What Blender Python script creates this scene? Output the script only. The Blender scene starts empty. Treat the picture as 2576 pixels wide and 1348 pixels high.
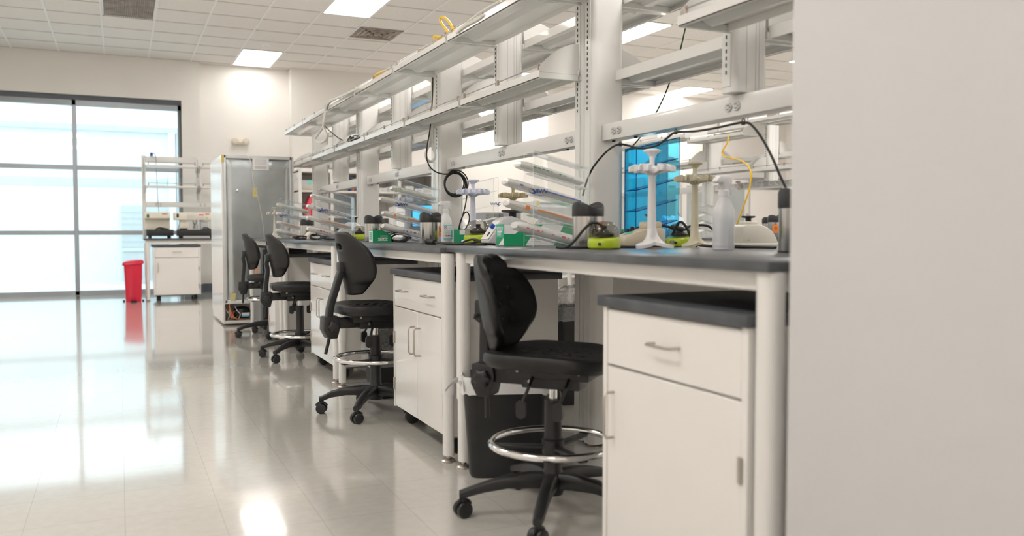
import bpy, bmesh, math, random
from mathutils import Vector, Matrix
random.seed(7)
C = bpy.context.scene.collection
PI = math.pi
sc = bpy.context.scene

# ------------------------------------------------------------------ camera
CAM_H = 0.987; FPX = 2150.0; CX, CY = 1288.0, 674.0
fy = Vector((300-CX, 580-CY, FPX)).normalized()
zz = Vector((0, -fy.z, fy.y)).normalized()
xx = fy.cross(zz)
if xx.x < 0: xx = -xx
def ray(px, py):
    v = Vector((px-CX, py-CY, FPX))
    return Vector((xx.dot(v), fy.dot(v), zz.dot(v)))
def atX(px, py, x):
    d = ray(px, py); t = x/d.x; return Vector((x, d.y*t, CAM_H+d.z*t))
def atY(px, py, y):
    d = ray(px, py); t = y/d.y; return Vector((d.x*t, y, CAM_H+d.z*t))
def atZ(px, py, z):
    d = ray(px, py); t = (z-CAM_H)/d.z; return Vector((d.x*t, d.y*t, z))
cam = bpy.data.objects.new('camera', bpy.data.cameras.new('camera')); C.objects.link(cam)
cam.matrix_world = Matrix(((xx.x, -xx.y, -xx.z, 0), (fy.x, -fy.y, -fy.z, 0), (zz.x, -zz.y, -zz.z, CAM_H), (0, 0, 0, 1)))
cam.data.sensor_width = 36; cam.data.sensor_fit = 'HORIZONTAL'
cam.data.lens = FPX/2576*36
cam.data.clip_start = .05; cam.data.clip_end = 200
cam.data.dof.use_dof = True; cam.data.dof.focus_distance = 4.75; cam.data.dof.aperture_fstop = 2.3
sc.camera = cam

# ------------------------------------------------------------------ materials
def pm(name, col, rough=.5, metal=0., spec=.5, var=.03, scale=8., bump=0., bscale=60., coat=0., emit=None, estr=0., stretch=None, alpha_t=0.):
    m = bpy.data.materials.new(name); m.use_nodes = True
    nt = m.node_tree; b = nt.nodes['Principled BSDF']
    b.inputs['Roughness'].default_value = rough; b.inputs['Metallic'].default_value = metal
    b.inputs['Specular IOR Level'].default_value = spec
    b.inputs['Coat Weight'].default_value = coat; b.inputs['Coat Roughness'].default_value = .08
    if alpha_t: b.inputs['Transmission Weight'].default_value = alpha_t
    tc = nt.nodes.new('ShaderNodeTexCoord'); mp = nt.nodes.new('ShaderNodeMapping')
    if stretch: mp.inputs['Scale'].default_value = stretch
    nt.links.new(tc.outputs['Object'], mp.inputs['Vector'])
    n = nt.nodes.new('ShaderNodeTexNoise'); n.inputs['Scale'].default_value = scale; n.inputs['Detail'].default_value = 4
    nt.links.new(mp.outputs['Vector'], n.inputs['Vector'])
    r = nt.nodes.new('ShaderNodeValToRGB')
    lo = [max(0, c*(1-var)) for c in col]; hi = [min(1, c*(1+var)) for c in col]
    r.color_ramp.elements[0].color = (*lo, 1); r.color_ramp.elements[1].color = (*hi, 1)
    r.color_ramp.elements[0].position = .3; r.color_ramp.elements[1].position = .7
    nt.links.new(n.outputs['Fac'], r.inputs['Fac']); nt.links.new(r.outputs['Color'], b.inputs['Base Color'])
    if bump:
        n2 = nt.nodes.new('ShaderNodeTexNoise'); n2.inputs['Scale'].default_value = bscale
        nt.links.new(mp.outputs['Vector'], n2.inputs['Vector'])
        bp = nt.nodes.new('ShaderNodeBump'); bp.inputs['Strength'].default_value = bump; bp.inputs['Distance'].default_value = .01
        nt.links.new(n2.outputs['Fac'], bp.inputs['Height']); nt.links.new(bp.outputs['Normal'], b.inputs['Normal'])
    if emit:
        b.inputs['Emission Color'].default_value = (*emit, 1); b.inputs['Emission Strength'].default_value = estr
    return m
def clear(name, tint, gloss=.08, rough=.02, body=0., bcol=(1, 1, 1), nz_on=True):
    """thin clear plastic or glass: see-through, fresnel gloss, a little body"""
    m = bpy.data.materials.new(name); m.use_nodes = True
    nt = m.node_tree; nt.nodes.remove(nt.nodes['Principled BSDF']); out = nt.nodes['Material Output']
    t = nt.nodes.new('ShaderNodeBsdfTransparent'); t.inputs['Color'].default_value = (*tint, 1)
    g = nt.nodes.new('ShaderNodeBsdfGlossy'); g.inputs['Roughness'].default_value = rough
    lw0 = nt.nodes.new('ShaderNodeLayerWeight'); lw0.inputs['Blend'].default_value = .5
    pw = nt.nodes.new('ShaderNodeMath'); pw.operation = 'POWER'; pw.inputs[1].default_value = 4
    lw = nt.nodes.new('ShaderNodeMath'); lw.operation = 'MULTIPLY_ADD'; lw.inputs[1].default_value = .55; lw.inputs[2].default_value = .035
    nt.links.new(lw0.outputs['Facing'], pw.inputs[0]); nt.links.new(pw.outputs[0], lw.inputs[0])
    mx = nt.nodes.new('ShaderNodeMixShader')
    nt.links.new(lw.outputs[0], mx.inputs['Fac']); nt.links.new(g.outputs['BSDF'], mx.inputs[2])
    base = t
    if body:
        d = nt.nodes.new('ShaderNodeBsdfDiffuse'); d.inputs['Color'].default_value = (*bcol, 1)
        m2 = nt.nodes.new('ShaderNodeMixShader')
        nz = nt.nodes.new('ShaderNodeTexNoise'); nz.inputs['Scale'].default_value = 25; nz.inputs['Detail'].default_value = 5
        ml = nt.nodes.new('ShaderNodeMath'); ml.operation = 'MULTIPLY'; ml.inputs[1].default_value = body*2
        ml.inputs[0].default_value = .5
        if nz_on:
            mr = nt.nodes.new('ShaderNodeMapRange'); mr.inputs['To Min'].default_value = .34; mr.inputs['To Max'].default_value = .66
            nt.links.new(nz.outputs['Fac'], mr.inputs['Value']); nt.links.new(mr.outputs[0], ml.inputs[0])
        nt.links.new(d.outputs['BSDF'], m2.inputs[2]); nt.links.new(ml.outputs[0], m2.inputs['Fac'])
        nt.links.new(t.outputs['BSDF'], m2.inputs[1]); nt.links.new(d.outputs['BSDF'], m2.inputs[2])
        base = m2
    nt.links.new(base.outputs[0], mx.inputs[1])
    nt.links.new(mx.outputs[0], out.inputs['Surface'])
    return m
def emis(name, col, s):
    m = bpy.data.materials.new(name); m.use_nodes = True
    nt = m.node_tree; nt.nodes.remove(nt.nodes['Principled BSDF'])
    e = nt.nodes.new('ShaderNodeEmission'); e.inputs['Color'].default_value = (*col, 1); e.inputs['Strength'].default_value = s
    nt.links.new(e.outputs[0], nt.nodes['Material Output'].inputs['Surface'])
    return m
M = {}
M['wall'] = pm('wall_paint', (.80, .77, .73), .6, var=.015, scale=2, bump=.05, bscale=150)
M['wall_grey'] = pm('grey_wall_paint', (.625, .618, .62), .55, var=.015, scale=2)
M['rim'] = pm('pale_metal_rim', (.74, .75, .76), .3, .3)
M['base'] = pm('baseboard_vinyl', (.13, .15, .18), .5)
M['tile'] = pm('ceiling_tile', (.78, .75, .715), .9, var=.03, scale=30, bump=.2, bscale=250)
M['tbar'] = pm('ceiling_bar', (.82, .81, .79), .5)
M['tbar2'] = pm('ceiling_cross_bar', (.50, .49, .47), .5)
M['white'] = pm('white_enamel', (.76, .745, .72), .28, var=.015, scale=3, coat=.15)
M['white2'] = pm('white_laminate', (.80, .775, .745), .25, var=.012, scale=3, coat=.3)
M['shelf'] = pm('shelf_enamel', (.74, .745, .72), .22, var=.015, scale=3, coat=.35)
M['black'] = pm('black_plastic', (.015, .015, .016), .42, var=.15, scale=20, bump=.05, bscale=200)
M['seat'] = pm('black_polyurethane', (.015, .0147, .015), .40, spec=.38, var=.15, scale=30, bump=.15, bscale=300)
M['rubber'] = pm('black_rubber', (.018, .018, .018), .6)
M['dark'] = pm('dark_recess', (.012, .012, .013), .7)
M['grey'] = pm('grey_plastic', (.23, .235, .24), .45)
M['lgrey'] = pm('light_grey_plastic', (.55, .55, .55), .4)
M['top'] = pm('slate_worktop', (.085, .09, .10), .32, var=.2, scale=12, bump=.03, bscale=90)
M['top2'] = pm('slate_cabinet_top', (.075, .08, .09), .4, var=.2, scale=12)
M['chrome'] = pm('chrome', (.8, .8, .8), .12, 1.)
M['nickel'] = pm('brushed_nickel', (.50, .46, .42), .35, 1.)
M['steel'] = pm('stainless_painted_reflections', (.50, .49, .48), .2, 1., var=.6, scale=3, stretch=(22, 22, .3))  # dark and bright upright streaks in the colour imitate reflections
M['galv'] = pm('galvanised_steel', (.50, .53, .54), .33, 1., var=.10, scale=5, bump=.06, bscale=4)
M['alu'] = pm('window_aluminium', (.40, .43, .46), .4, .6)
M['aludark'] = pm('window_shade_track', (.10, .11, .13), .5)
M['cream'] = pm('cream_plastic', (.74, .70, .60), .42)
M['beige'] = pm('beige_plastic', (.66, .58, .44), .45)
M['tan'] = pm('tan_plastic', (.56, .48, .29), .45)
M['tanb'] = pm('light_tan_plastic', (.62, .57, .42), .45)
M['dgreen'] = pm('dark_green_cord', (.02, .05, .02), .5)
M['bone'] = pm('bone_plastic', (.66, .63, .55), .4)
M['pwhite'] = pm('white_plastic', (.82, .81, .82), .38)
M['bluewhite'] = pm('pale_blue_plastic', (.66, .69, .80), .38)
M['lime'] = pm('lime_plastic', (.47, .60, .02), .3, coat=.3)
M['teal'] = pm('teal_label', (.10, .55, .45), .5)
M['cyan'] = pm('cyan_label', (.10, .55, .75), .5)
M['green'] = pm('green_carton', (.0, .30, .12), .5, var=.06)
M['green2'] = pm('teal_green_carton', (.03, .42, .28), .5, var=.06)
M['paper'] = pm('white_paper', (.80, .79, .78), .6)
M['print'] = pm('grey_print', (.22, .22, .23), .6)
M['navy'] = pm('navy_print', (.02, .06, .28), .5)
M['red'] = pm('red_plastic', (.70, .012, .05), .35, coat=.2)
M['redlabel'] = pm('red_label', (.75, .03, .03), .5)
M['orange'] = pm('orange_label', (.90, .22, .02), .5)
M['yellow'] = pm('yellow_tube', (.90, .55, .01), .35)
M['note'] = pm('yellow_note', (.70, .64, .30), .6)
M['tape'] = pm('yellow_tape', (.66, .52, .14), .5)
M['hose'] = pm('white_hose', (.72, .70, .64), .45)
M['copper'] = pm('copper', (.75, .36, .16), .3, 1.)
M['blue'] = pm('blue_plastic', (.01, .08, .42), .4)
M['acryl'] = clear('clear_acrylic', (.985, .99, .99))
M['edge'] = clear('acrylic_edge_painted_glint', (.95, .97, .98), body=.5, bcol=(.95, .98, 1), nz_on=False)  # whitish body colour paints in the window light caught by polished edges
M['blueacr'] = clear('blue_acrylic', (.36, .815, .955))
M['blueedge'] = pm('blue_acrylic_edge', (.0, .03, .28), .2)
M['dome'] = clear('smoked_clear_dome', (.72, .70, .66), rough=.03)
M['bag'] = clear('thin_clear_bag', (.93, .93, .93), rough=.15, body=.22, bcol=(.9, .9, .9))
M['wrap'] = clear('pipette_wrap', (.96, .96, .96), rough=.12, body=.62, bcol=(.95, .94, .91))
M['bagdim'] = clear('thin_clear_liner', (.93, .93, .93), rough=.15, body=.27, bcol=(.9, .9, .9))
M['hdpe'] = clear('translucent_bottle', (.96, .96, .97), rough=.3, body=.40, bcol=(.96, .96, .97), nz_on=False)
M['liner'] = pm('white_bag', (.76, .76, .76), .35, bump=.3, bscale=30)
M['mask'] = pm('pale_blue_bag', (.70, .78, .88), .35, bump=.3, bscale=30)
M['glass'] = clear('window_glass', (.95, .985, .99))
M['screen'] = pm('screen_blue', (.02, .2, .45), .3, emit=(.05, .45, .85), estr=1.3, var=.3, scale=3)
M['lamp'] = emis('ceiling_panel_glow', (1., .967, .925), 23.5)
M['paving'] = pm('pale_paving', (.75, .78, .78), .8)
M['render'] = pm('pale_render', (.82, .86, .87), .8)
M['rband'] = pm('grey_render_band', (.62, .70, .73), .8)
M['garage'] = pm('grey_garage_door', (.58, .64, .66), .7)
M['frost'] = pm('grey_glass_door', (.42, .46, .47), .2, coat=.4)

def floor_mat():
    m = bpy.data.materials.new('polished_vinyl_tile'); m.use_nodes = True
    nt = m.node_tree; b = nt.nodes['Principled BSDF']
    tc = nt.nodes.new('ShaderNodeTexCoord')
    br = nt.nodes.new('ShaderNodeTexBrick'); br.offset = 0; br.inputs['Scale'].default_value = 1
    br.inputs['Brick Width'].default_value = .306; br.inputs['Row Height'].default_value = .32
    br.inputs['Mortar Size'].default_value = .0012; br.inputs['Mortar Smooth'].default_value = .3
    br.inputs['Color1'].default_value = (.585, .56, .515, 1); br.inputs['Color2'].default_value = (.60, .575, .53, 1)
    br.inputs['Mortar'].default_value = (.44, .42, .385, 1)
    nt.links.new(tc.outputs['Object'], br.inputs['Vector'])
    n = nt.nodes.new('ShaderNodeTexNoise'); n.inputs['Scale'].default_value = 22; n.inputs['Detail'].default_value = 8; n.inputs['Roughness'].default_value = .75
    nt.links.new(tc.outputs['Object'], n.inputs['Vector'])
    rp = nt.nodes.new('ShaderNodeValToRGB'); rp.color_ramp.elements[0].position = .38; rp.color_ramp.elements[0].color = (.945, .94, .935, 1)
    rp.color_ramp.elements[1].position = .6; rp.color_ramp.elements[1].color = (1, 1, 1, 1)
    nt.links.new(n.outputs['Fac'], rp.inputs['Fac'])
    mx = nt.nodes.new('ShaderNodeMix'); mx.data_type = 'RGBA'; mx.blend_type = 'MULTIPLY'; mx.inputs['Factor'].default_value = 1
    nt.links.new(br.outputs['Color'], mx.inputs[6]); nt.links.new(rp.outputs['Color'], mx.inputs[7])
    nt.links.new(mx.outputs[2], b.inputs['Base Color'])
    n2 = nt.nodes.new('ShaderNodeTexNoise'); n2.inputs['Scale'].default_value = 1.2; n2.inputs['Detail'].default_value = 6
    nt.links.new(tc.outputs['Object'], n2.inputs['Vector'])
    mr = nt.nodes.new('ShaderNodeMapRange'); mr.inputs['To Min'].default_value = .10; mr.inputs['To Max'].default_value = .19
    nt.links.new(n2.outputs['Fac'], mr.inputs['Value']); nt.links.new(mr.outputs[0], b.inputs['Roughness'])
    b.inputs['Specular IOR Level'].default_value = .55
    b.inputs['Coat Weight'].default_value = .75; b.inputs['Coat Roughness'].default_value = .06; b.inputs['Coat IOR'].default_value = 1.55
    n3 = nt.nodes.new('ShaderNodeTexNoise'); n3.inputs['Scale'].default_value = 2.2
    nt.links.new(tc.outputs['Object'], n3.inputs['Vector'])
    bp = nt.nodes.new('ShaderNodeBump'); bp.inputs['Strength'].default_value = .008; bp.inputs['Distance'].default_value = .02
    nt.links.new(n3.outputs['Fac'], bp.inputs['Height']); nt.links.new(bp.outputs['Normal'], b.inputs['Normal']); nt.links.new(bp.outputs['Normal'], b.inputs['Coat Normal'])
    return m
M['floor'] = floor_mat()

# ------------------------------------------------------------------ mesh builder
class B:
    def __init__(s): s.v = []; s.f = []; s.mi = []; s.cur = 0
    def face(s, idx): s.f.append(tuple(idx)); s.mi.append(s.cur)
    def box(s, x0, x1, y0, y1, z0, z1):
        if x0 > x1: x0, x1 = x1, x0
        if y0 > y1: y0, y1 = y1, y0
        if z0 > z1: z0, z1 = z1, z0
        n = len(s.v)
        s.v += [(x0, y0, z0), (x1, y0, z0), (x1, y1, z0), (x0, y1, z0), (x0, y0, z1), (x1, y0, z1), (x1, y1, z1), (x0, y1, z1)]
        for q in ((3, 2, 1, 0), (4, 5, 6, 7), (0, 1, 5, 4), (1, 2, 6, 5), (2, 3, 7, 6), (3, 0, 4, 7)): s.face([n+i for i in q])
        return s
    def sheet(s, x0, x1, y0, y1, z0, z1, edge=1):
        """box whose narrow faces take material slot 'edge'"""
        d = [abs(x1-x0), abs(y1-y0), abs(z1-z0)]; thin = d.index(min(d)); k = len(s.f)
        s.box(x0, x1, y0, y1, z0, z1)
        ax = [2, 2, 1, 0, 1, 0]
        for i in range(6): s.mi[k+i] = 0 if ax[i] == thin else edge
        return s
    def poly(s, pts):
        n = len(s.v); s.v += [tuple(p) for p in pts]; s.face(range(n, n+len(pts))); return s
    def prism(s, pts, axis, a, b):
        """2D polygon pts extruded on an axis: 'x' -> pts are (y,z), 'y' -> (x,z), 'z' -> (x,y)"""
        mk = {'x': lambda p, t: (t, p[0], p[1]), 'y': lambda p, t: (p[0], t, p[1]), 'z': lambda p, t: (p[0], p[1], t)}[axis]
        n = len(s.v); k = len(pts)
        s.v += [mk(p, a) for p in pts]+[mk(p, b) for p in pts]
        s.face(list(range(n+k-1, n-1, -1))); s.face(range(n+k, n+2*k))
        for i in range(k):
            j = (i+1) % k; s.face((n+i, n+j, n+k+j, n+k+i))
        return s
    def ring_loft(s, rings, cap=True, closed=False):
        n = len(s.v); k = len(rings[0])
        for r in rings: s.v += [tuple(p) for p in r]
        m = len(rings)
        for a in range(m if closed else m-1):
            b = (a+1) % m
            for i in range(k):
                j = (i+1) % k; s.face((n+a*k+i, n+a*k+j, n+b*k+j, n+b*k+i))
        if cap and not closed:
            s.face([n+i for i in range(k-1, -1, -1)]); s.face([n+(m-1)*k+i for i in range(k)])
        return s
    def lathe(s, prof, c=(0, 0, 0), n=24, axis='z', cap=True, fr=None):
        rings = []
        for r, h in prof:
            ring = []
            for i in range(n):
                t = 2*PI*i/n; rr = r*(fr(t) if fr else 1)
                x, y = rr*math.cos(t), rr*math.sin(t)
                p = (x, y, h) if axis == 'z' else ((h, x, y) if axis == 'x' else (x, h, y))
                ring.append((c[0]+p[0], c[1]+p[1], c[2]+p[2]))
            rings.append(ring)
        return s.ring_loft(rings, cap)
    def cyl(s, p0, p1, r0, r1=None, n=16):
        return s.tube([p0, p1], r0, n, r_end=r1)
    def tube(s, pts, r, n=8, closed=False, r_end=None, smooth=0):
        pts = [Vector(p) for p in pts]
        if smooth: pts = spline(pts, smooth, closed)
        m = len(pts); rings = []; up = None
        for i, p in enumerate(pts):
            if closed: d = pts[(i+1) % m]-pts[i-1]
            else: d = pts[min(i+1, m-1)]-pts[max(i-1, 0)]
            if d.length < 1e-9: d = Vector((0, 0, 1))
            d.normalize()
            if up is None: up = d.orthogonal().normalized()
            up = (up-d*up.dot(d))
            if up.length < 1e-6: up = d.orthogonal()
            up.normalize(); sd = d.cross(up)
            rr = r if r_end is None else r+(r_end-r)*i/max(1, m-1)
            rings.append([p+up*rr*math.cos(2*PI*k/n)+sd*rr*math.sin(2*PI*k/n) for k in range(n)])
        return s.ring_loft(rings, True, closed)
    def grid(s, fn, nu, nv, skip=None):
        n = len(s.v)
        for i in range(nu+1):
            for j in range(nv+1): s.v.append(tuple(fn(i/nu, j/nv)))
        for i in range(nu):
            for j in range(nv):
                if skip and skip(i, j): continue
                a = n+i*(nv+1)+j; s.face((a, a+nv+1, a+nv+2, a+1))
        return s
    def build(s, name, mats, parent=None, loc=(0, 0, 0), rot=(0, 0, 0), bevel=0., seg=2, smooth=True, subsurf=0, solid=0.):
        me = bpy.data.meshes.new(name)
        me.from_pydata([tuple(v) for v in s.v], [], s.f)
        if not isinstance(mats, (list, tuple)): mats = [mats]
        for m in mats: me.materials.append(M[m] if isinstance(m, str) else m)
        for p, i in zip(me.polygons, s.mi): p.material_index = min(i, len(mats)-1)
        bm = bmesh.new(); bm.from_mesh(me)
        bmesh.ops.remove_doubles(bm, verts=bm.verts, dist=1e-5)
        bmesh.ops.recalc_face_normals(bm, faces=bm.faces)
        if bevel:
            es = [e for e in bm.edges if len(e.link_faces) == 2 and e.calc_face_angle(0) > .6]
            bmesh.ops.bevel(bm, geom=es, offset=bevel, segments=seg, profile=.5, affect='EDGES', clamp_overlap=True)
        bm.to_mesh(me); bm.free()
        o = bpy.data.objects.new(name, me); C.objects.link(o)
        o.location = loc; o.rotation_euler = rot
        if parent: o.parent = parent
        if solid:
            md = o.modifiers.new('solid', 'SOLIDIFY'); md.thickness = solid; md.offset = 0
        if subsurf:
            md = o.modifiers.new('sub', 'SUBSURF'); md.levels = subsurf; md.render_levels = subsurf
        if smooth:
            for p in me.polygons: p.use_smooth = True
            if not subsurf:
                try: me.set_sharp_from_angle(angle=math.radians(38))
                except Exception: pass
        return o
def spline(pts, k, closed=False):
    out = []; m = len(pts)
    for i in range(m if closed else m-1):
        if closed: p = [pts[(i+j-1) % m] for j in range(4)]
        else: p = [pts[max(i-1, 0)], pts[i], pts[i+1], pts[min(i+2, m-1)]]
        for q in range(k):
            t = q/k; t2 = t*t; t3 = t2*t
            out.append(.5*((2*p[1])+(p[2]-p[0])*t+(2*p[0]-5*p[1]+4*p[2]-p[3])*t2+(3*p[1]-p[0]-3*p[2]+p[3])*t3))
    if not closed: out.append(pts[-1])
    return out
def rrect(w, d, r, n=4, cx=0, cy=0):
    pts = []
    for sx, sy, a in ((1, 1, 0), (-1, 1, PI/2), (-1, -1, PI), (1, -1, 1.5*PI)):
        for i in range(n+1):
            t = a+PI/2*i/n
            pts.append((cx+sx*(w/2-r)+r*math.cos(t), cy+sy*(d/2-r)+r*math.sin(t)))
    return pts
def tag(o, label, cat, group=None):
    o['label'] = label; o['category'] = cat
    if group: o['group'] = group
    return o
def thing(name, label, cat, loc=(0, 0, 0), rotz=0, group=None):
    o = bpy.data.objects.new(name, None); C.objects.link(o); o.empty_display_size = .05
    o.location = loc; o.rotation_euler = (0, 0, rotz)
    return tag(o, label, cat, group)
def struct(o): o['kind'] = 'structure'; return o
def dup(root, loc, rotz, label, group=None):
    r = root.copy(); C.objects.link(r); r.location = loc; r.rotation_euler = (0, 0, rotz); r['label'] = label
    if group: r['group'] = group
    for ch in list(root.children):
        c = ch.copy(); C.objects.link(c); c.parent = r
        for g in ch.children:
            d = g.copy(); C.objects.link(d); d.parent = c
    return r
def text(name, body, size, mat, parent, origin, right, up, mirror=False, ext=.0004, align='CENTER'):
    cu = bpy.data.curves.new(name, 'FONT'); cu.body = body; cu.size = size; cu.align_x = align; cu.align_y = 'CENTER'; cu.extrude = ext; cu.offset = size*.02 if size > .012 else 0
    tmp = bpy.data.objects.new(name, cu); C.objects.link(tmp)
    bpy.context.view_layer.update()
    me = bpy.data.meshes.new_from_object(tmp.evaluated_get(bpy.context.evaluated_depsgraph_get()))
    bpy.data.objects.remove(tmp); bpy.data.curves.remove(cu)
    r = Vector(right).normalized(); u = Vector(up).normalized(); n = r.cross(u)
    for v in me.vertices:
        x = -v.co.x if mirror else v.co.x
        v.co = r*x+u*v.co.y+n*v.co.z
    me.materials.clear(); me.materials.append(M[mat])
    o = bpy.data.objects.new(name, me); C.objects.link(o); o.location = origin
    if parent: o.parent = parent
    return o

# ------------------------------------------------------------------ setting
CEIL = 3.66; WY = 14.49
struct(B().box(-2.6, 13, -3.5, 14.9, -.06, 0).build('floor', 'floor', smooth=False))
struct(B().box(-2.6, 13, -3.5, 14.9, CEIL, CEIL+.08).build('ceiling', 'tile', smooth=False))
b = B()
GX = [.458+.613*k for k in range(-5, 21)]; GY = [14.47-.645*k for k in range(0, 28)]
for x in GX: b.box(x-.012, x+.012, -3.5, 14.6, CEIL-.008, CEIL+.01)
gr_ = struct(b.build('ceiling_grid', 'tbar', smooth=False)); b = B()
for y in GY: b.box(-2.6, 13, y-.006, y+.006, CEIL-.006, CEIL+.01)
b.build('ceiling_cross_bar', 'tbar2', gr_, smooth=False)
b = B()
b.box(-2.6, 1.205, WY, 14.9, 3.03, CEIL); b.box(.925, 1.205, WY, 14.9, 0, 3.03); b.box(-2.6, -1.85, WY, 14.9, 0, 3.03)
b.box(1.205, 2.61, 14.63, 14.9, 0, CEIL); b.box(2.61, 7.27, 14.39, 14.9, 0, CEIL); b.box(7.27, 13, 14.25, 14.9, 0, CEIL)
struct(b.build('wall_back', 'wall', smooth=False))
struct(B().box(-2.75, -2.6, -3.5, 14.9, 0, CEIL).build('wall_left', 'wall', smooth=False))
struct(B().box(13, 13.15, -3.5, 14.9, 0, CEIL).build('wall_right', 'wall', smooth=False))
struct(B().box(-2.6, 13, -3.65, -3.5, 0, CEIL).build('wall_front', 'wall', smooth=False))
b = B(); b.box(.93, 1.205, WY-.008, WY, 0, .13); b.box(1.205, 1.213, WY, 14.63, 0, .13); b.box(1.205, 2.61, 14.622, 14.63, 0, .13); b.box(2.61, 7.27, 14.382, 14.39, 0, .13); b.box(7.27, 13, 14.242, 14.25, 0, .13)
struct(b.build('baseboard_back', 'base', smooth=False))
# near wall end that closes the picture on the right
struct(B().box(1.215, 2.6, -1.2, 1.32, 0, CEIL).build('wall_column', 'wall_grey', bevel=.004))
# window: storefront of three heights, running left out of view
b = B(); fz = (.055,)
for x0, x1 in ((.868, .925), (-.62, -.56), (-1.85, -1.79)): b.box(x0, x1, WY+.06, WY+.18, 0, 2.96)
b.box(-1.85, .925, WY+.06, WY+.18, 2.875, 2.96)
for z in (1.947, .957): b.box(-1.85, .925, WY+.07, WY+.17, z-.035, z+.03)
b.box(-1.85, .925, WY+.06, WY+.18, 0, .07)
win = struct(b.build('window_1', 'alu', bevel=.004, seg=1))
b = B(); b.box(-1.85, .925, WY+.04, WY+.18, 2.955, 3.03)
b.build('window_shade_track', 'aludark', win, bevel=.004, seg=1)
b = B(); b.box(-1.84, .9, WY+.115, WY+.122, .05, 2.9); b.build('window_glass', 'glass', win, smooth=False)
# outside
struct(B().box(-30, 40, 14.92, 60, -.25, -.1).build('ground_outside', 'paving', smooth=False))
b = B(); b.box(-25, 30, 20.2, 20.6, -.1, 3.2); b.box(1.0, 1.14, 20.05, 20.2, -.1, 3.1)
ext = struct(b.build('exterior_building', 'render', smooth=False))
b = B(); b.box(-25, 30, 20.08, 20.2, 3.1, 3.22); b.box(-25, 30, 20.17, 20.2, 1.93, 2.1); b.box(1.16, 1.19, 20.1, 20.2, .1, 3.1)
b.build('parapet_band', 'rband', ext, smooth=False)
b = B(); b.box(.05, 1.7, 20.13, 20.2, -.1, 1.52)
for i in range(12): b.box(.05, 1.7, 20.12, 20.2, .0+.125*i, .01+.125*i)
b.build('garage_door', 'garage', ext, smooth=False)
t = thing('utility_box', 'pale grey utility box standing outside beyond the window', 'box', (.27, 19.2, -.1))
B().box(-.2, .2, -.2, .2, 0, .66).build('cabinet', 'garage', t, bevel=.01)
B().box(-.23, .23, -.23, .23, .66, .72).build('lid', 'rband', t, bevel=.01)
B().box(-.14, .14, -.206, -.2, .1, .36).build('door', 'grey', t)

# ceiling lights, vents, detector
M['lamp2'] = emis('ceiling_panel_glow_by_wall', (1., .967, .925), 8.)
def panel(i, j, label, group=None):
    x0 = .458+.613*i+.014; x1 = x0+.585; y1 = 14.47-.645*j-.009; y0 = y1-.645*2+.018
    t = thing('ceiling_light', label, 'light', ((x0+x1)/2, (y0+y1)/2, CEIL-.006), 0, group)
    w, h = (x1-x0)/2, (y1-y0)/2
    B().box(-w+.012, w-.012, -h+.012, h-.012, -.004, .004).build('diffuser', 'lamp2' if i == 2 else 'lamp', t, smooth=False)
    b = B(); b.box(-w, w, -h, -h+.014, -.006, .005); b.box(-w, w, h-.014, h, -.006, .005); b.box(-w, -w+.014, -h, h, -.006, .005); b.box(w-.014, w, -h, h, -.006, .005)
    b.build('frame', 'tbar', t, smooth=False)
panel(2, 0, 'white light panel in the ceiling right above the wall recess', 'ceiling light panels')
panel(3, 6, 'white light panel in the ceiling cut by the top edge, left of the dusty vent', 'ceiling light panels')
panel(9, 6, 'ceiling light panel seen as a bright strip behind the top shelves', 'ceiling light panels')
panel(9, 0, 'ceiling light panel showing as a small bright sliver over a lower shelf end', 'ceiling light panels')
panel(15, 0, 'ceiling light panel over the back right wall, seen under the middle shelf', 'ceiling light panels')
panel(15, 6, 'ceiling light panel whose tip shows beside the near wall end', 'ceiling light panels')
for i in (-3, 3, 9, 15):
    for j in ((6, 12, 18, 24) if i == -3 else (12, 18, 24)):
        panel(i, j, 'white ceiling light panel beyond the edges of the picture', 'ceiling light panels out of view')
def vent(x0, x1, y0, y1, label, square):
    t = thing('ceiling_vent', label, 'vent', ((x0+x1)/2, (y0+y1)/2, CEIL-.008))
    w, h = (x1-x0)/2, (y1-y0)/2
    B().box(-w, w, -h, h, 0, .006).build('back_plate', 'ventp', t, smooth=False)
    b = B()
    if square:
        for k, s in enumerate((.9, .68, .46, .24)):
            ww, hh = w*s, h*s
            for q in ((-ww, ww, -hh, -hh+.02), (-ww, ww, hh-.02, hh), (-ww, -ww+.02, -hh, hh), (ww-.02, ww, -hh, hh)):
                b.box(*q, -.01-.004*k, 0)
        b.box(-w*.1, w*.1, -h*.1, h*.1, -.02, 0)
    else:
        n = 26
        for k in range(n):
            x = -w+.02+(2*w-.04)*k/(n-1); b.box(x-.004, x+.004, -h+.02, h-.02, -.012, 0)
    b.build('louvre', 'ventd', t, smooth=False)
    b = B()
    for q in ((-w, w, -h, -h+.022), (-w, w, h-.022, h), (-w, -w+.022, -h, h), (w-.022, w, -h, h)): b.box(*q, -.006, .002)
    b.build('frame', 'ventp' if square else 'tbar', t, smooth=False)
M['ventp'] = pm('dusty_vent_plate', (.40, .35, .31), .7, var=.45, scale=5)
M['ventd'] = pm('dusty_vent_louvre', (.34, .29, .25), .7, var=.4, scale=9)
vent(2.925, 3.51, 11.12, 11.74, 'dusty square air diffuser in the ceiling beside the bright panel', True)
vent(-.14, .446, 10.55, 11.82, 'dark return air grille in the ceiling at the top left corner', False)
t = thing('smoke_detector', 'small round white smoke detector on the ceiling by the light panel', 'detector', (1.96, 12.72, CEIL))
B().lathe([(.0, -.03), (.05, -.028), (.062, -.014), (.066, 0)], n=28).build('body', 'pwhite', t)
B().lathe([(.0, -.036), (.022, -.034), (.026, -.026)], n=20).build('sensor', 'lgrey', t)
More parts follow.
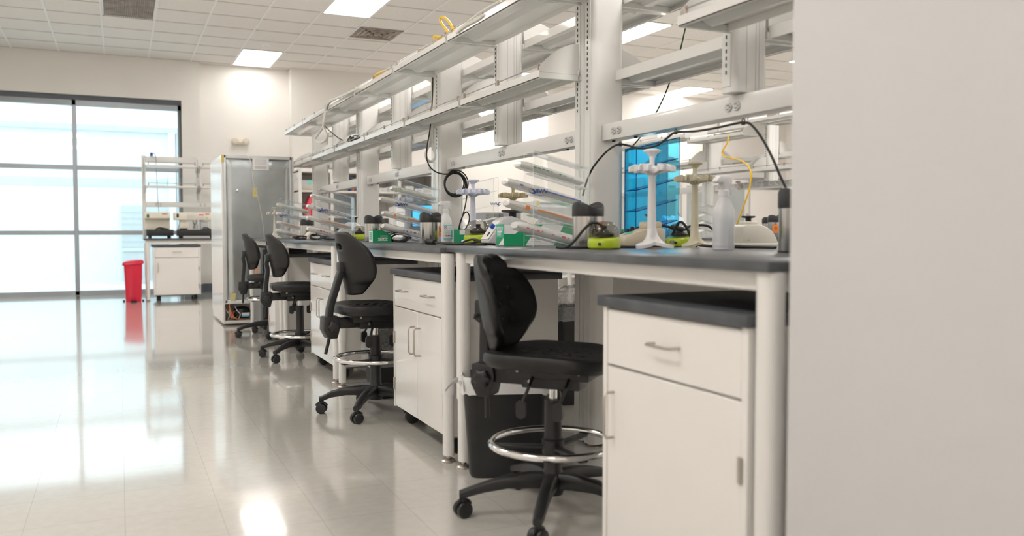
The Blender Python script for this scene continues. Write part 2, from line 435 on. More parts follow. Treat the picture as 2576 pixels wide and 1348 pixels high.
# emergency light on the recess wall
t = thing('emergency_light', 'beige twin-head emergency light on the recess wall', 'light', (1.822, 14.63, 2.43))
B().prism(rrect(.13, .09, .03), 'y', -.06, 0).build('housing', 'beige', t, bevel=.008)
B().box(-.035, .035, -.064, -.06, .0, .03).build('test_panel', 'pwhite', t)
for s in (-1, 1):
    h = B().lathe([(.012, .03), (.05, -.03), (.054, -.055), (.048, -.06), (0, -.06)], (s*.088, -.02, .012), 20, 'y').build('lamp_head', 'beige', t)
    B().lathe([(.04, -.058), (.0, -.066)], (s*.088, -.02, .012), 20, 'y').build('lens', 'bone', h)

# ------------------------------------------------------------------ cabinets on casters
def caster(name, parent, x, y, r=.035, ang=0., sub=True):
    b = B(); ca, sa = math.cos(ang), math.sin(ang)
    for s in (-1, 1):
        px, py = x-sa*.012*s, y+ca*.012*s
        b.cyl((px-sa*.009, py+ca*.009, r), (px+sa*.009, py-ca*.009, r), r, n=20)
    w = b.build(name, 'rubber', parent, bevel=.004)
    b = B(); b.tube([(x-ca*.02+ca*r*1.0*math.cos(t), y-sa*.0+sa*r*math.cos(t), r+r*1.12*math.sin(t)) for t in [PI*k/8 for k in range(0, 7)]], .009, 8)
    b.cyl((x, y, r*1.9), (x, y, r*2.4), .011, n=10)
    b.build('fork', 'black', w)
    return w
def pull(b, c, axis, L, out, r=.0042):
    """bar pull on a face looking to -x; axis 'y' or 'z'"""
    x, y, z = c
    k = (0, 1, 0) if axis == 'y' else (0, 0, 1)
    p = [(-.0, -.5), (-out*.75, -.5), (-out, -.42), (-out, .42), (-out*.75, .5), (0, .5)]
    b.tube([(x+a, y+k[1]*L*t, z+k[2]*L*t) for a, t in p], r, 8)
def cabinet(label, loc, rotz, W, D, ztop, zbot, zsplit, doors=1, handles=1, hinge='right', group=None):
    """local frame: front face at x=0 looking -x, width along y (0..W), body to +x"""
    t = thing('mobile_cabinet', label, 'cabinet', loc, rotz, group)
    B().box(.02, D, .02, W-.02, zbot, ztop-.03).box(0, D, 0, .021, zbot, ztop-.03).box(0, D, W-.021, W, zbot, ztop-.03).build('body', 'white2', t, smooth=False)
    B().box(-.012, D+.02, -.008, W+.02, ztop-.03, ztop).build('top', 'top2', t, bevel=.004)
    d = B().box(.001, .021, .0225, W-.0225, zsplit+.003, ztop-.036).build('drawer', 'white2', t, bevel=.002, seg=1)
    for i in range(handles):
        b = B(); pull(b, (0, W*(i+.5)/handles if handles > 1 else W*.5, (zsplit+ztop-.03)/2+.005), 'y', .11, .032)
        b.build('handle', 'nickel', d)
    for i in range(doors):
        y0 = .0215+(W-.043)*i/doors; y1 = .0215+(W-.043)*(i+1)/doors
        dr = B().box(.001, .021, y0+.0012, y1-.0012, zbot+.006, zsplit-.003).build('door', 'white2', t, bevel=.002, seg=1)
        if doors == 2: hy = y1-.04 if i == 0 else y0+.04; gy = y0 if i == 0 else y1
        else: hy, gy = (y1-.035, y0) if hinge == 'near' else (y0+.035, y1)
        b = B(); pull(b, (0, hy, zsplit-.14), 'z', .13, .03); b.build('handle', 'nickel', dr)
        for z in (zsplit-.16, zbot+.12):
            sg = 1 if gy < W/2 else -1
            b = B(); b.box(-.004, .004, gy-.004*sg, gy+.008*sg, z-.03, z+.03); b.cyl((-.004, gy-.004*sg, z-.03), (-.004, gy-.004*sg, z+.03), .004, n=8)
            b.build('hinge', 'nickel', dr)
    b = B(); b.box(.05, D-.02, .02, W-.02, zbot-.012, zbot); b.build('base_frame', 'grey', t)
    for cx in (.075, D-.07):
        for cy in (.07, W-.07): caster('caster', t, cx, cy, .034, .3*random.uniform(-1, 1))
    return t
cabinet('white single-door cabinet on casters nearest the camera', (1.27, 1.503, 0), 0, .628, .54, .80, .085, .603, 1, 1, 'near')
cabinet('white two-door cabinet behind the chair in the middle, bare of bins, by the twin legs', (1.275, 3.47, 0), 0, .77, .55, .795, .085, .603, 2, 2)
cabinet('white two-door cabinet between the second and third chair', (1.275, 5.56, 0), 0, .78, .55, .79, .085, .588, 2, 2)
cabinet('white cabinet half hidden behind the third chair', (1.207, 7.52, 0), 0, .345, .55, .785, .08, .588, 1, 1)

# ------------------------------------------------------------------ lab benches
def bench(label, x0, x1, y0, y1, z, legs, group=None, zsleeve=.29, both=True, panel=None):
    """legs: list of (x,y)"""
    t = thing('lab_bench', label, 'bench', ((x0+x1)/2, (y0+y1)/2, 0), 0, group)
    ox, oy = (x0+x1)/2, (y0+y1)/2
    B().box(x0-ox, x1-ox, y0-oy, y1-oy, z-.024, z).build('worktop', 'top', t, bevel=.003)
    b = B(); i = .03
    b.box(x0-ox+i, x0-ox+i+.03, y0-oy+.05, y1-oy-.05, z-.068, z-.024); b.box(x1-ox-i-.03, x1-ox-i, y0-oy+.05, y1-oy-.05, z-.068, z-.024)
    b.box(x0-ox+i, x1-ox-i, y0-oy+.03, y0-oy+.06, z-.068, z-.024); b.box(x0-ox+i, x1-ox-i, y1-oy-.06, y1-oy-.03, z-.068, z-.024)
    b.build('apron', 'white', t, bevel=.004)
    for lx, ly in legs:
        b = B(); lx -= ox; ly -= oy
        b.prism(rrect(.052, .062, .022, 5, lx, ly), 'z', zsleeve, z-.024)
        b.prism(rrect(.044, .054, .02, 5, lx, ly), 'z', .03, zsleeve+.01)
        lg = b.build('leg', 'white', t)
        B().lathe([(.0, 0), (.028, 0), (.03, .006), (.022, .014), (.01, .016), (.01, .034)], (lx, ly, 0), 18).build('foot', 'nickel', lg)
    if panel:
        px, pz0, pz1 = panel
        B().box(px-ox, px-ox+.02, y0-oy+.08, y1-oy-.2, pz0, pz1).build('back_panel', 'white', t, bevel=.002, seg=1)
    return t
XF = 1.231; XB = 1.985
bench('nearest dark-topped bench, ending at the grey wall end', 1.255, XB, 1.425, 3.405, .921, [(1.292, 1.457), (1.287, 3.285), (1.94, 1.475)], panel=(1.955, .58, .895))
bench('dark-topped bench behind the second cabinet, joining the nearest bench', XF, XB, 3.412, 5.44, .914, [(1.262, 3.40), (1.262, 5.31), (1.94, 5.31)])
bench('dark-topped bench in front of the third cabinet, third from the camera', XF, XB, 5.447, 7.455, .913, [(1.262, 5.47), (1.262, 7.29), (1.94, 7.29)])
bench('dark-topped bench farthest down the aisle, beside the steel refrigerator', XF, XB, 7.462, 9.2, .912, [(1.262, 7.49), (1.24, 9.13), (1.94, 9.13)], zsleeve=.33)
for k, (a, c) in enumerate([(1.425, 3.405), (3.412, 5.44), (5.447, 7.455), (7.462, 9.42)]):
    bench(['nearest', 'second', 'third', 'farthest'][k]+' bench on the far side of the white uprights', 2.075, 2.83, a, c, .914, [(2.80, a+.06), (2.80, c-.06), (2.12, a+.06), (2.12, c-.06)])

# ------------------------------------------------------------------ spine: uprights, service beams, shelves
ORD = ['first', 'second', 'third', 'fourth', 'fifth', 'sixth', 'seventh', 'eighth']
def upright(name, parent, x0, x1, y0, y1, z0, z1, feet=False, bolts=True):
    b = B(); b.prism(rrect(x1-x0, y1-y0, .026, 5, (x0+x1)/2, (y0+y1)/2), 'z', z0, z1)
    o = b.build(name, 'white', parent)
    b = B(); b.box(x0-.003, x0+.004, y0+.018, y1-.018, z0+.02, z1); b.box(x1-.004, x1+.003, y0+.018, y1-.018, z0+.02, z1)
    b.build('slot_channel', 'shelf', o, smooth=False)
    b = B(); ym = (y0+y1)/2; z = max(z0, 1.5)+.03
    while z < z1-.02:
        for xs in (x0-.0035, x1+.0035): b.box(xs-.0008, xs+.0008, ym-.0028, ym+.0028, z, z+.013)
        z += .0245
    b.build('slot_pattern', 'dark', o, smooth=False)
    if not feet:
        b = B()
        for q in (.35, .62, .72): b.box(x0+(x1-x0)*q, x0+(x1-x0)*q+.002, y0-.0012, y0, z0+.004, z1)
        b.build('seam', 'lgrey', o, smooth=False)
    else:
        for fx in (x0+.035, x1-.035): B().lathe([(0, 0), (.026, 0), (.028, .007), (.012, .014), (.012, .04)], (fx, (y0+y1)/2, 0), 16).build('foot', 'nickel', o)
    return o
M['outl'] = pm('outlet_plastic', (.60, .59, .58), .45)
def outlet(parent, x, y, z, s=1):
    b = B()
    for dy in (-.022, .022):
        b.lathe([(0, -.004), (.0165, -.007), (.0185, -.004), (.019, 0)], (x, y+dy, z), 18, 'x', fr=lambda t: 1-.12*abs(math.sin(t))**3)
    o = b.build('outlet', 'outl', parent)
    b = B()
    for dy in (-.022, .022):
        for dz, w, h in ((.007, .0016, .0055), (-.007, .0016, .005)): b.box(x-.0078, x-.006, y+dy-h, y+dy+h, z+dz-w, z+dz+w)
        b.lathe([(0, -.0078), (.003, -.0078), (.003, -.005)], (x, y+dy-.011, z), 8, 'x')
    b.lathe([(0, -.003), (.003, -.003), (.003, 0)], (x, y, z), 8, 'x')
    b.build('socket_hole', 'print', o, smooth=False)
def shelf(label, y0, y1, xf, xb, z, group, arch=(1, 1), rod=True, archh=.135):
    """steel shelf: front lip at xf, back at xb (either may be larger), underside at z"""
    sgn = 1 if xb > xf else -1; D = abs(xb-xf); L = y1-y0
    t = thing('steel_shelf', label, 'shelf', (xf, y0, z), 0, group)
    X = lambda d: sgn*d
    b = B(); b.box(X(.003), X(D-.003), .012, L-.012, .024, .0285)
    for q0, q1 in ((.40, .70),):       # hat-shaped stiffening channel under the deck
        a0, a1 = D*q0, D*q1; rp = .024
        rings = []
        for yy, f in ((.022, 0), (.045, 1), (L-.045, 1), (L-.022, 0)):
            zb = .003 if f else .0244
            rings.append([(X(a0-(0 if f else 0)), yy, .0245), (X(a1), yy, .0245), (X(a1-rp), yy, zb), (X(a0+rp), yy, zb)])
        b.ring_loft(rings)
    b.build('deck', 'shelf', t, smooth=False)
    b = B(); b.box(X(0), X(.006), 0, L, 0, .034); b.box(X(D-.006), X(D), 0, L, 0, .045)
    b.box(X(0), X(.02), .006, L-.006, 0, .004)
    b.build('lip', 'white', t, bevel=.001, seg=1)
    for yy in (.0, L-.016):
        b = B(); b.box(X(.004), X(D+.012), yy, yy+.016, -.002, .024)
        for q in (.12, .6): b.cyl((X(D*q), yy+.008, -.004), (X(D*q), yy+.008, .0), .004, n=8)
        br = b.build('bracket', 'shelf', t, bevel=.002, seg=1)
    if rod:
        b = B(); b.tube([(X(.012), .03, .054), (X(.012), L-.03, .054)], .0028, 6)
        r = b.build('retaining_rod', 'nickel', t)
        for yy in (.03, L*.5, L-.03):
            B().box(X(.006), X(.018), yy-.006, yy+.006, .022, .063).build('rod_clip', 'clip', r, bevel=.001, seg=1)
    for end in (0, 1):
        if not arch[end]: continue
        yy = .004 if end == 0 else L-.008
        n = 10; pts = [(X(.004), .026)]+[(X(.004+(D-.004)*k/n), .03+archh*math.sin(PI/2*min(1, .05+.95*k/n))**.8) for k in range(n+1)]+[(X(D), .026)]
        B().prism(pts, 'y', yy, yy+.004).build('end_panel', 'white', t, smooth=False)
    return t
M['clip'] = pm('bronze_clip', (.42, .36, .31), .4, .7)
def spine(where, X0, Yn, mods, fz, zup, zlo, up_d, lo_d, beam_z, skip=(), upper_arch=(0, 0), lo_front=None, n_out=True, backs=True):
    """X0 = x of the uprights' front; module joints from near to far; returns frame"""
    x0, x1 = X0, X0+.165; xc = X0+.0825
    for k in range(mods+1):
        y = Yn+2.01*k
        for q, (u0, u1) in enumerate(((y-.085, y-.005), (y+.005, y+.085))):
            if (k == 0 and q == 0) or (k == mods and q == 1): continue
            t = thing('shelf_upright', where['full'].format(ORD[k], ('nearer', 'farther')[q]) if 0 < k < mods else where['end'][0 if k == 0 else 1], 'upright', (x0, u0, 0), 0, where['group'])
            upright('post', t, 0, x1-x0, 0, .08, .012, 2.1, True)
        if k < mods:
            t = thing('shelf_upright', where['mid'].format(ORD[k]), 'upright', (x0, y+.96, 0), 0, where['group']+', short')
            upright('post', t, .005, x1-x0-.012, 0, .08, beam_z[1]+.004, 2.1)
    for k in range(mods):
        y = Yn+2.01*k
        t = thing('service_beam', where['beam'].format(ORD[k]), 'beam', (x0, y, 0), 0, where['group']+' beams')
        b = B(); b.box(.05, .125, .088, 1.922, beam_z[0], beam_z[1])
        bo = b.build('beam', 'white', t, bevel=.004)
        for dy in (.22, 1.02, 1.80): outlet(t, .05, dy, (beam_z[0]+beam_z[1])/2-.002)
        for dy in (.12, .3, 1.7, 1.88):
            B().cyl((.085, dy, beam_z[0]-.006), (.085, dy, beam_z[0]+.002), .008, n=10).build('cable_clip', 'dark', t)
def bays(X0, Yn, n): return [(Yn+1.005*i+.018, Yn+1.005*(i+1)-.018) for i in range(n)]
YN = 1.42
spine(dict(full='full-height white upright at the {} bench joint from the camera, {} of its pair', end=('full-height white upright at the near end of the benches', 'full-height white upright at the far end of the benches by the refrigerator'), mid='short white upright hanging over the middle of the {} service beam from the camera', beam='white service beam with outlets over the {} bench from the camera', group='uprights along the near benches'), 1.93, YN, 4, None, 2.015, 1.671, .29, .21, (1.389, 1.463))
for i, (a, c) in enumerate(bays(1.93, YN, 8)):
    o = ORD[i]
    shelf(f'upper steel shelf over the aisle-side bench, {o} bay from the camera', a, c, 1.64, 1.922, 2.015, 'aisle-side upper shelves')
    shelf(f'upper steel shelf on the far side of the uprights, {o} bay from the camera', a, c, 2.392, 2.10, 2.015, 'far-side upper shelves', rod=False)
    if i != 1: shelf(f'lower steel shelf over the aisle-side bench, {o} bay from the camera', a, c, 1.716, 1.922, 1.671, 'aisle-side lower shelves')
    shelf(f'lower steel shelf on the far side of the uprights, {o} bay from the camera', a, c, 2.31, 2.05 if i == 1 else 2.10, 1.664, 'far-side lower shelves', rod=False)
# ------------------------------------------------------------------ drafting chairs
def chair(label, loc, face, zs=.57, zr=.25, phi=0., R=.30, tilt=0., dz=0., dxp=0.):
    t = thing('drafting_chair', label, 'chair', loc, face, 'black drafting chairs in the aisle')
    # five-star base, each leg its own part with its caster
    b = B(); b.lathe([(.0, .07), (.034, .07), (.04, .085), (.038, .14), (.03, .165), (.0, .165)], n=24); b.build('hub', 'black', t)
    for k in range(5):
        a = phi-face+2*PI*k/5; ca, sa = math.cos(a), math.sin(a)
        rings = []
        for r, w, h, z in ((.02, .05, .06, .118), (.08, .05, .056, .122), (.16, .044, .046, .118), (.24, .04, .036, .102), (R-.012, .038, .03, .084), (R+.012, .03, .026, .078)):
            ring = []
            for q in range(12):
                u = 2*PI*q/12; sx = math.copysign(abs(math.cos(u))**.6, math.cos(u))*w/2; sz = math.copysign(abs(math.sin(u))**.6, math.sin(u))*h/2
                ring.append((r*ca-sx*sa, r*sa+sx*ca, z+sz))
            rings.append(ring)
        lg = B().ring_loft(rings).build('leg', 'black', t)
        cr = random.uniform(-.5, .5)-face+PI*(k%2)
        b = B(); x, y = R*ca, R*sa; px, py = -math.sin(cr), math.cos(cr)
        for s in (-1, 1):
            b.cyl((x+px*.006*s, y+py*.006*s, .0275), (x+px*.025*s, y+py*.025*s, .0275), .0272, n=22)
        b.cyl((x, y, .03), (x, y, .072), .012, n=12)
        hood = [(x+math.cos(cr)*.031*math.cos(q), y+math.sin(cr)*.031*math.cos(q), .0275+.031*math.sin(q)) for q in [PI*j/8 for j in range(1, 8)]]
        b.tube(hood, .0095, 8)
        b.build('caster', 'black', lg, bevel=.003)
    b = B(); b.lathe([(.0, .15), (.033, .15), (.031, .155), (.030, zs-.17), (.0, zs-.17)], n=24); b.build('column_sleeve', 'black', t)
    b = B(); b.cyl((0, 0, zs-.18), (0, 0, zs-.07), .014, n=16); b.build('gas_piston', 'chrome', t)
    # chrome foot ring
    ring = B().tube([(.215*math.cos(2*PI*k/48), .215*math.sin(2*PI*k/48), zr) for k in range(48)], .0125, 12, closed=True).build('foot_ring', 'chrome', t)
    b = B()
    for k in range(3):
        a = phi+.6+2*PI*k/3; ca, sa = math.cos(a), math.sin(a)
        b.ring_loft([[(r*ca-w*sa, r*sa+w*ca, zr-.014+z) for w, z in ((-.016, -.006), (.016, -.006), (.016, .006), (-.016, .006))] for r in (.03, .215)])
    b.build('spoke', 'black', ring, bevel=.002, seg=1)
    B().lathe([(.026, zr-.04), (.037, zr-.036), (.039, zr+.012), (.027, zr+.018)], n=24, cap=False).build('collar', 'black', ring)
    # seat, rounded and dished with raised grip pads
    prof = rrect(.43, .44, .13, 7)
    rings = []
    for s, z in ((.80, -.052), (.94, -.046), (1., -.028), (1., -.010), (.975, .0), (.90, .004), (.70, -.003), (.35, -.007)):
        rings.append([(p[0]*s, p[1]*s, zs+z+(-.016*max(0, p[0]*s/.215)**2) + .006*abs(p[1]*s/.22)**2) for p in prof])
    st = B().ring_loft(rings).build('seat', 'seat', t)
    b = B()
    for i in range(-3, 4):
        for j in range(-3, 4):
            if abs(i)+abs(j) > 5 or (j == 0): continue
            x, y = i*.05+(.012 if j % 2 else -.012), j*.045
            b.box(x-.014, x+.014, y-.008, y+.008, zs-.014, zs-.0022-.016*max(0, x/.215)**2)
    b.build('grip_texture', 'seat', st, bevel=.003, seg=1)
    # tilt mechanism
    m = B().box(-.15, .15, -.074, .074, zs-.092, zs-.05).box(-.10, .11, -.05, .05, zs-.128, zs-.07)
    m = m.build('tilt_mechanism', 'black', t, bevel=.006)
    for sgn, x in ((-1, -.05), (-1, .08), (1, .0)):
        b = B(); b.tube([(x, sgn*.07, zs-.085), (x, sgn*.105, zs-.11), (x-.02, sgn*.115, zs-.165)], .006, 8)
        b.prism(rrect(.034, .062, .014, 4, x-.026, zs-.19), 'y', sgn*.106, sgn*.120)
        b.build('lever', 'black', m)
    for x, z in ((-.105, -.064), (.115, -.064), (-.06, -.10)):
        B().lathe([(0, -.0775), (.006, -.0775), (.007, -.075)], (x, 0, zs+z), 10, 'y').build('bolt', 'nickel', m)
    # back upright: arm, clamp with star knob, flat bar, tail rod
    u = B(); u.box(-.25, -.08, -.03, .03, zs-.122, zs-.066)
    u = u.build('back_arm', 'black', t, bevel=.008)
    cx = -.25; c = B(); c.prism([(cx-.042, zs-.055), (cx+.040, zs-.055), (cx+.046, zs-.10), (cx+.028, zs-.172), (cx-.022, zs-.172), (cx-.046, zs-.125)], 'y', -.045, .045)
    c.build('clamp', 'black', u, bevel=.006)
    for s in (-1, 1):
        B().lathe([(.026, s*.045), (.03, s*.05), (.03, s*.068), (.022, s*.074), (0, s*.074)], (cx+.004, 0, zs-.105), 30, 'y', fr=lambda q: 1+.12*math.cos(6*q)).build('knob', 'black', u)
    top = (-.185-tilt-dxp, zs+.20+dz)
    path = [(cx-.004, zs-.14), (cx-.002, zs-.02), (cx+(top[0]-cx)*.45, zs+.10), (top[0]-.02, top[1]-.035), (top[0], top[1])]
    pts = spline([Vector((p[0], 0, p[1])) for p in path], 5)
    rings = []
    for i, p in enumerate(pts):
        d = (pts[min(i+1, len(pts)-1)]-pts[max(i-1, 0)]).normalized(); n = Vector((d.z, 0, -d.x))
        rings.append([p+n*.016+Vector((0, -.027, 0)), p+n*.016+Vector((0, .027, 0)), p-n*.016+Vector((0, .027, 0)), p-n*.016+Vector((0, -.027, 0))])
    B().ring_loft(rings).build('back_bar', 'black', t, bevel=.005)
    B().tube([(cx, 0, zs-.15), (cx-(top[0]-cx)*.35, 0, zs-.255)], .009, 10).build('tail_rod', 'black', t)
    B().box(top[0]-.03, top[0]+.02, -.034, .034, top[1]-.022, top[1]+.03).build('back_pivot', 'black', t, bevel=.008)
    # backrest shell: lumbar bulge, wrapped sides, hand slot near the top
    z0, Hb = zs+.055+dz, .335
    def wid(v):
        k = [(0, .082), (.06, .098), (.16, .125), (.28, .182), (.40, .2), (.6, .197), (.76, .178), (.87, .145), (.95, .105), (1, .055)]
        for (a, wa), (b2, wb) in zip(k, k[1:]):
            if v <= b2:
                q = (v-a)/(b2-a); q = q*q*(3-2*q); return wa+(wb-wa)*q
        return .045
    def surf(i, j):
        s = i*2-1; v = j
        x = -.165-dxp-.06*v-tilt*.6+s*s*(.022+.088*max(0, 1-abs((v-.47)/.56)**2.2))
        edge = 1-abs(s)**4*.06
        zc = z0+Hb*(v*edge+(1-edge)*.5)
        return (x, s*wid(v), zc)
    br = B().grid(surf, 20, 22, skip=lambda i, j: 8 <= i <= 11 and 16 <= j <= 17).build('backrest', 'seat', t, solid=.034, subsurf=1)
    b = B()
    for i in range(-2, 3):
        for j in range(3):
            if i == 0: continue
            s, v = i*.27, .30+j*.16
            p = surf((s+1)/2, v); b.box(p[0]+.008, p[0]+.022, p[1]-.022, p[1]+.022, p[2]-.012, p[2]+.012)
    b.build('grip_texture', 'seat', br, bevel=.003, seg=1)
    return t
D = math.radians
chair('black drafting chair nearest the camera, turned to show the front of its backrest', (1.36, 2.62, 0), D(-46), .572, .25, D(162), .315, .05, -.06, .02)
chair('black drafting chair second from the camera, clear bin bag behind its column', (1.255, 4.515, 0), D(4), .59, .30, D(163), .29, .03, .0, -.04)
chair('black drafting chair third from the camera, between the second and third white cabinets', (1.262, 6.70, 0), D(-3), .575, .185, D(151), .30, .055, .0, -.015)
chair('black drafting chair farthest down the aisle, in front of the steel refrigerator', (1.285, 8.2, 0), D(-9), .57, .355, D(184), .305, .055, .0, -.012)

# ------------------------------------------------------------------ steel-backed refrigerator
def fridge(label, x0, x1, y0, y1, H, full=True):
    t = thing('refrigerator', label, 'refrigerator', ((x0+x1)/2, y0, 0)); w = (x1-x0)/2; d = y1-y0
    zc = .235 if full else .0
    b = B(); k_ = .002 if full else 0; b.box(-w+k_, w-k_, .03, d-k_, .05 if not full else zc, H-k_)
    if full:
        b.box(-w, -w+.02, .0, d, .02, H); b.box(w-.02, w, .0, d, .02, H); b.box(-w+.001, w-.001, .001, d-.001, .021, .05); b.box(-w+.003, w-.003, .25, d-.003, .022, zc+.02)
    b.build('cabinet', 'white2', t, bevel=.003, seg=1)
    b = B()
    for q in ((-w+.02, -w+.045, zc, H), (w-.045, w-.02, zc, H), (-w+.02, w-.02, H-.03, H), (-w+.02, w-.02, zc-.01, zc+.03)): b.box(q[0], q[1], -.004, .03, q[2], q[3])
    b.build('back_frame', 'rim', t, bevel=.003)
    def f(u, v):
        x = -w+.04+(2*w-.08)*u; z = zc+.03+(H-zc-.06)*v
        e = min(u, 1-u)*(2*w), min(v, 1-v)*H; k = min(1, min(e)/.06)
        return (x, .024-.02*(k*k*(3-2*k))+.0025*math.sin(3.1*x*4+z*2.3)*k, z)
    B().grid(f, 30, 44).build('back_panel', 'galv', t)
    B().box(-w-.0, w, d, d+.07, .08, H-.01).build('door', 'white2', t, bevel=.01)
    return t, w
fr, fw = fridge('tall refrigerator seen from behind, galvanised steel back and compressor', .965, 1.70, 9.27, 10.35, 1.765)
b = B(); b.lathe([(0, .06), (.07, .062), (.085, .08), (.088, .13), (.075, .165), (.04, .185), (0, .188)], (-.165, .13, 0), 28)
cp = b.build('compressor', 'black', fr)
B().prism([(-.18, .085), (-.10, .085), (-.10, .125), (-.18, .125)], 'y', .036, .04).build('rating_plate', 'paper', cp, smooth=False)
B().prism([(-.18, .085), (-.10, .085), (-.10, .098), (-.18, .098)], 'y', .034, .037).build('plate_band', 'cyan', cp, smooth=False)
for pts in ([(-.22, .08, .15), (-.25, .06, .14), (-.27, .07, .10), (-.26, .06, .07), (-.22, .06, .09)], [(-.24, .1, .10), (-.26, .05, .11), (-.28, .05, .08), (-.30, .07, .15), (-.31, .1, .2)], [(-.3, .05, .22), (-.29, .05, .14), (-.24, .04, .07), (-.16, .04, .06), (-.05, .05, .065)]):
    B().tube(pts, .006, 8, smooth=6).build('copper_pipe', 'copper', fr)
for k, mm in enumerate(('paper', 'redlabel', 'black', 'paper')):
    x = -.32+.035*k; B().tube([(x, .06, .055), (x+.02, .04, .11), (x-.01, .05, .15), (x-.03, .08, .2)], .004, 6, smooth=5).build('lead', mm, fr)
B().box(fw-.08, fw-.03, .02, .2, .05, .22).build('side_bracket', 'galv', fr)
B().lathe([(0, -.012), (.012, -.010), (.016, .002)], (-.215, 0, 1.40), 16, 'y').build('screw_cap', 'chrome', fr)
B().prism([(-fw, 1.69), (-fw+.028, 1.69), (-fw+.028, 1.765), (-fw, 1.765)], 'y', -.008, -.004).build('corner_tape', 'tape', fr, smooth=False)
lb = thing('notice', 'white printed notice stuck high on the steel back of the refrigerator', 'notice', (1.357, 9.2605, 1.68))
B().box(-.083, .083, -.0012, 0, -.062, .062).build('sheet', 'paper', lb, smooth=False)
text('heading', 'ATTENTION CUSTOMER', .0105, 'print', lb, (0, -.002, .043), (1, 0, 0), (0, 0, 1))
b = B()
for k in range(6): b.box(-.06, .06-.02*(k == 5), -.0018, -.0012, .028-.0072*k, .0315-.0072*k)
b.build('fine_print', 'lgrey', lb, smooth=False)
text('warning', 'REMEMBER ONCE YOU SIGN\nTHE ACCEPTANCE AND THE\nRESPONSIBILITY IS YOURS', .0092, 'print', lb, (0, -.002, -.034), (1, 0, 0), (0, 0, 1))
def note(label, px, py, w, h, y, mat='note', ang=0):
    p = atY(px, py, y); t = thing('paper_note', label, 'note', (p.x, y, p.z)); t.rotation_euler = (0, ang, 0)
    B().box(-w/2, w/2, -.0012, 0, -h/2, h/2).build('sheet', mat, t, smooth=False)
    return t
nt_ = note('yellow tag with a round dot stuck mid-height on the steel refrigerator back', 641.5, 483, .047, .098, 9.261)
B().lathe([(0, -.003), (.010, -.003), (.010, -.001)], (0, 0, -.012), 16, 'y').build('dot', 'yellow', nt_)
note('pale yellow note low on the steel refrigerator back', 586.5, 747, .05, .085, 9.261, ang=.08)
def cord(name, label, pts, r, mat, cat='cord', closed=False, smooth=8, group=None, n=8):
    t = thing(name, label, cat, tuple(pts[0]), 0, group); o = Vector(pts[0])
    B().tube([Vector(p)-o for p in pts], r, n, closed=closed, smooth=smooth).build('cable', mat, t)
    return t
YFB = 9.245
cord('wire', 'thin white wire hanging down the left of the steel refrigerator back', [atY(622, 386, YFB+.03)]+[atY(x, y, YFB) for x, y in ((625, 396), (632, 408), (634, 430), (636, 455), (644, 480), (650, 500), (655, 525), (661, 560), (665, 600), (667, 650))], .0032, 'hose')
cord('wire', 'thin white wire drooping at the right of the steel refrigerator back', [atY(x, y, YFB) for x, y in ((727, 416), (721, 428), (721, 450), (722, 480), (721, 500), (719, 520), (715, 545), (704, 580))], .0032, 'hose')

# dark equipment tower under the last bench
t = thing('mini_fridge', 'dark grey upright mini fridge under the farthest bench, orange label on it', 'refrigerator', (1.46, 8.86, 0))
B().box(-.21, .24, -.22, .23, .075, .815).build('body', 'grey', t, bevel=.008)
B().box(-.19, .24, -.25, -.222, .09, .80).build('door', 'black', t, bevel=.008)
B().box(-.2145, -.21, .0, .08, .50, .64).build('warning_label', 'orange', t, smooth=False)
B().box(-.2145, -.21, .02, .1, .70, .725).build('name_plate', 'paper', t, smooth=False)
for cx in (-.15, .18):
    for cy in (-.16, .17): caster('caster', t, cx, cy, .028)

# ------------------------------------------------------------------ bench by the window
BZ = .876; FY = 12.93
t = thing('window_bench', 'white bench with dark top standing before the tall window', 'bench', (.31, FY, 0))
B().box(0, 2.3, 0, .76, BZ-.025, BZ).build('worktop', 'top', t, bevel=.003)
b = B(); b.box(.02, 2.28, .03, .055, BZ-.075, BZ-.025); b.box(.02, .05, .03, .72, BZ-.075, BZ-.025); b.box(.02, 2.28, .70, .73, BZ-.075, BZ-.025); b.build('apron', 'white', t, bevel=.003)
for lx, ly in ((.045, .05), (2.2, .05), (.045, .7), (2.2, .7)):
    b = B(); b.prism(rrect(.055, .05, .018, 4, lx, ly), 'z', .3, BZ-.025); b.prism(rrect(.046, .042, .016, 4, lx, ly), 'z', .02, .31)
    lg = b.build('leg', 'white', t); B().lathe([(0, 0), (.03, 0), (.03, .008), (.01, .014), (.01, .03)], (lx, ly, 0), 16).build('foot', 'nickel', lg)
t = thing('window_rack_frame', 'white post frame with an outlet rail above the window bench', 'frame', (.31, 13.55, BZ))
for k, x in enumerate((.0, .735, 1.47)):
    b = B(); b.prism(rrect(.05, .08, .012, 3, x+.025, 0), 'z', 0 if k != 1 else .535, 1.195); o = b.build('post', 'white', t)
    b = B(); z = .57
    while z < 1.15: b.box(x+.022, x+.028, -.041, -.0395, z, z+.014); z += .026
    b.build('slot_pattern', 'dark', o, smooth=False)
o = B().box(.05, 2.25, -.02, .04, .455, .53).build('outlet_rail', 'white', t, bevel=.003)
b = B()
for x in (.19, .25, .8, .86):
    for dz in (-.012, .012): b.lathe([(0, -.026), (.011, -.026), (.013, -.02)], (x, 0, .493+dz), 12, 'y')
b.build('outlet', 'lgrey', o)
B().box(.05, 2.25, -.01, .01, 1.10, 1.19).build('top_rail', 'white', t, bevel=.003)
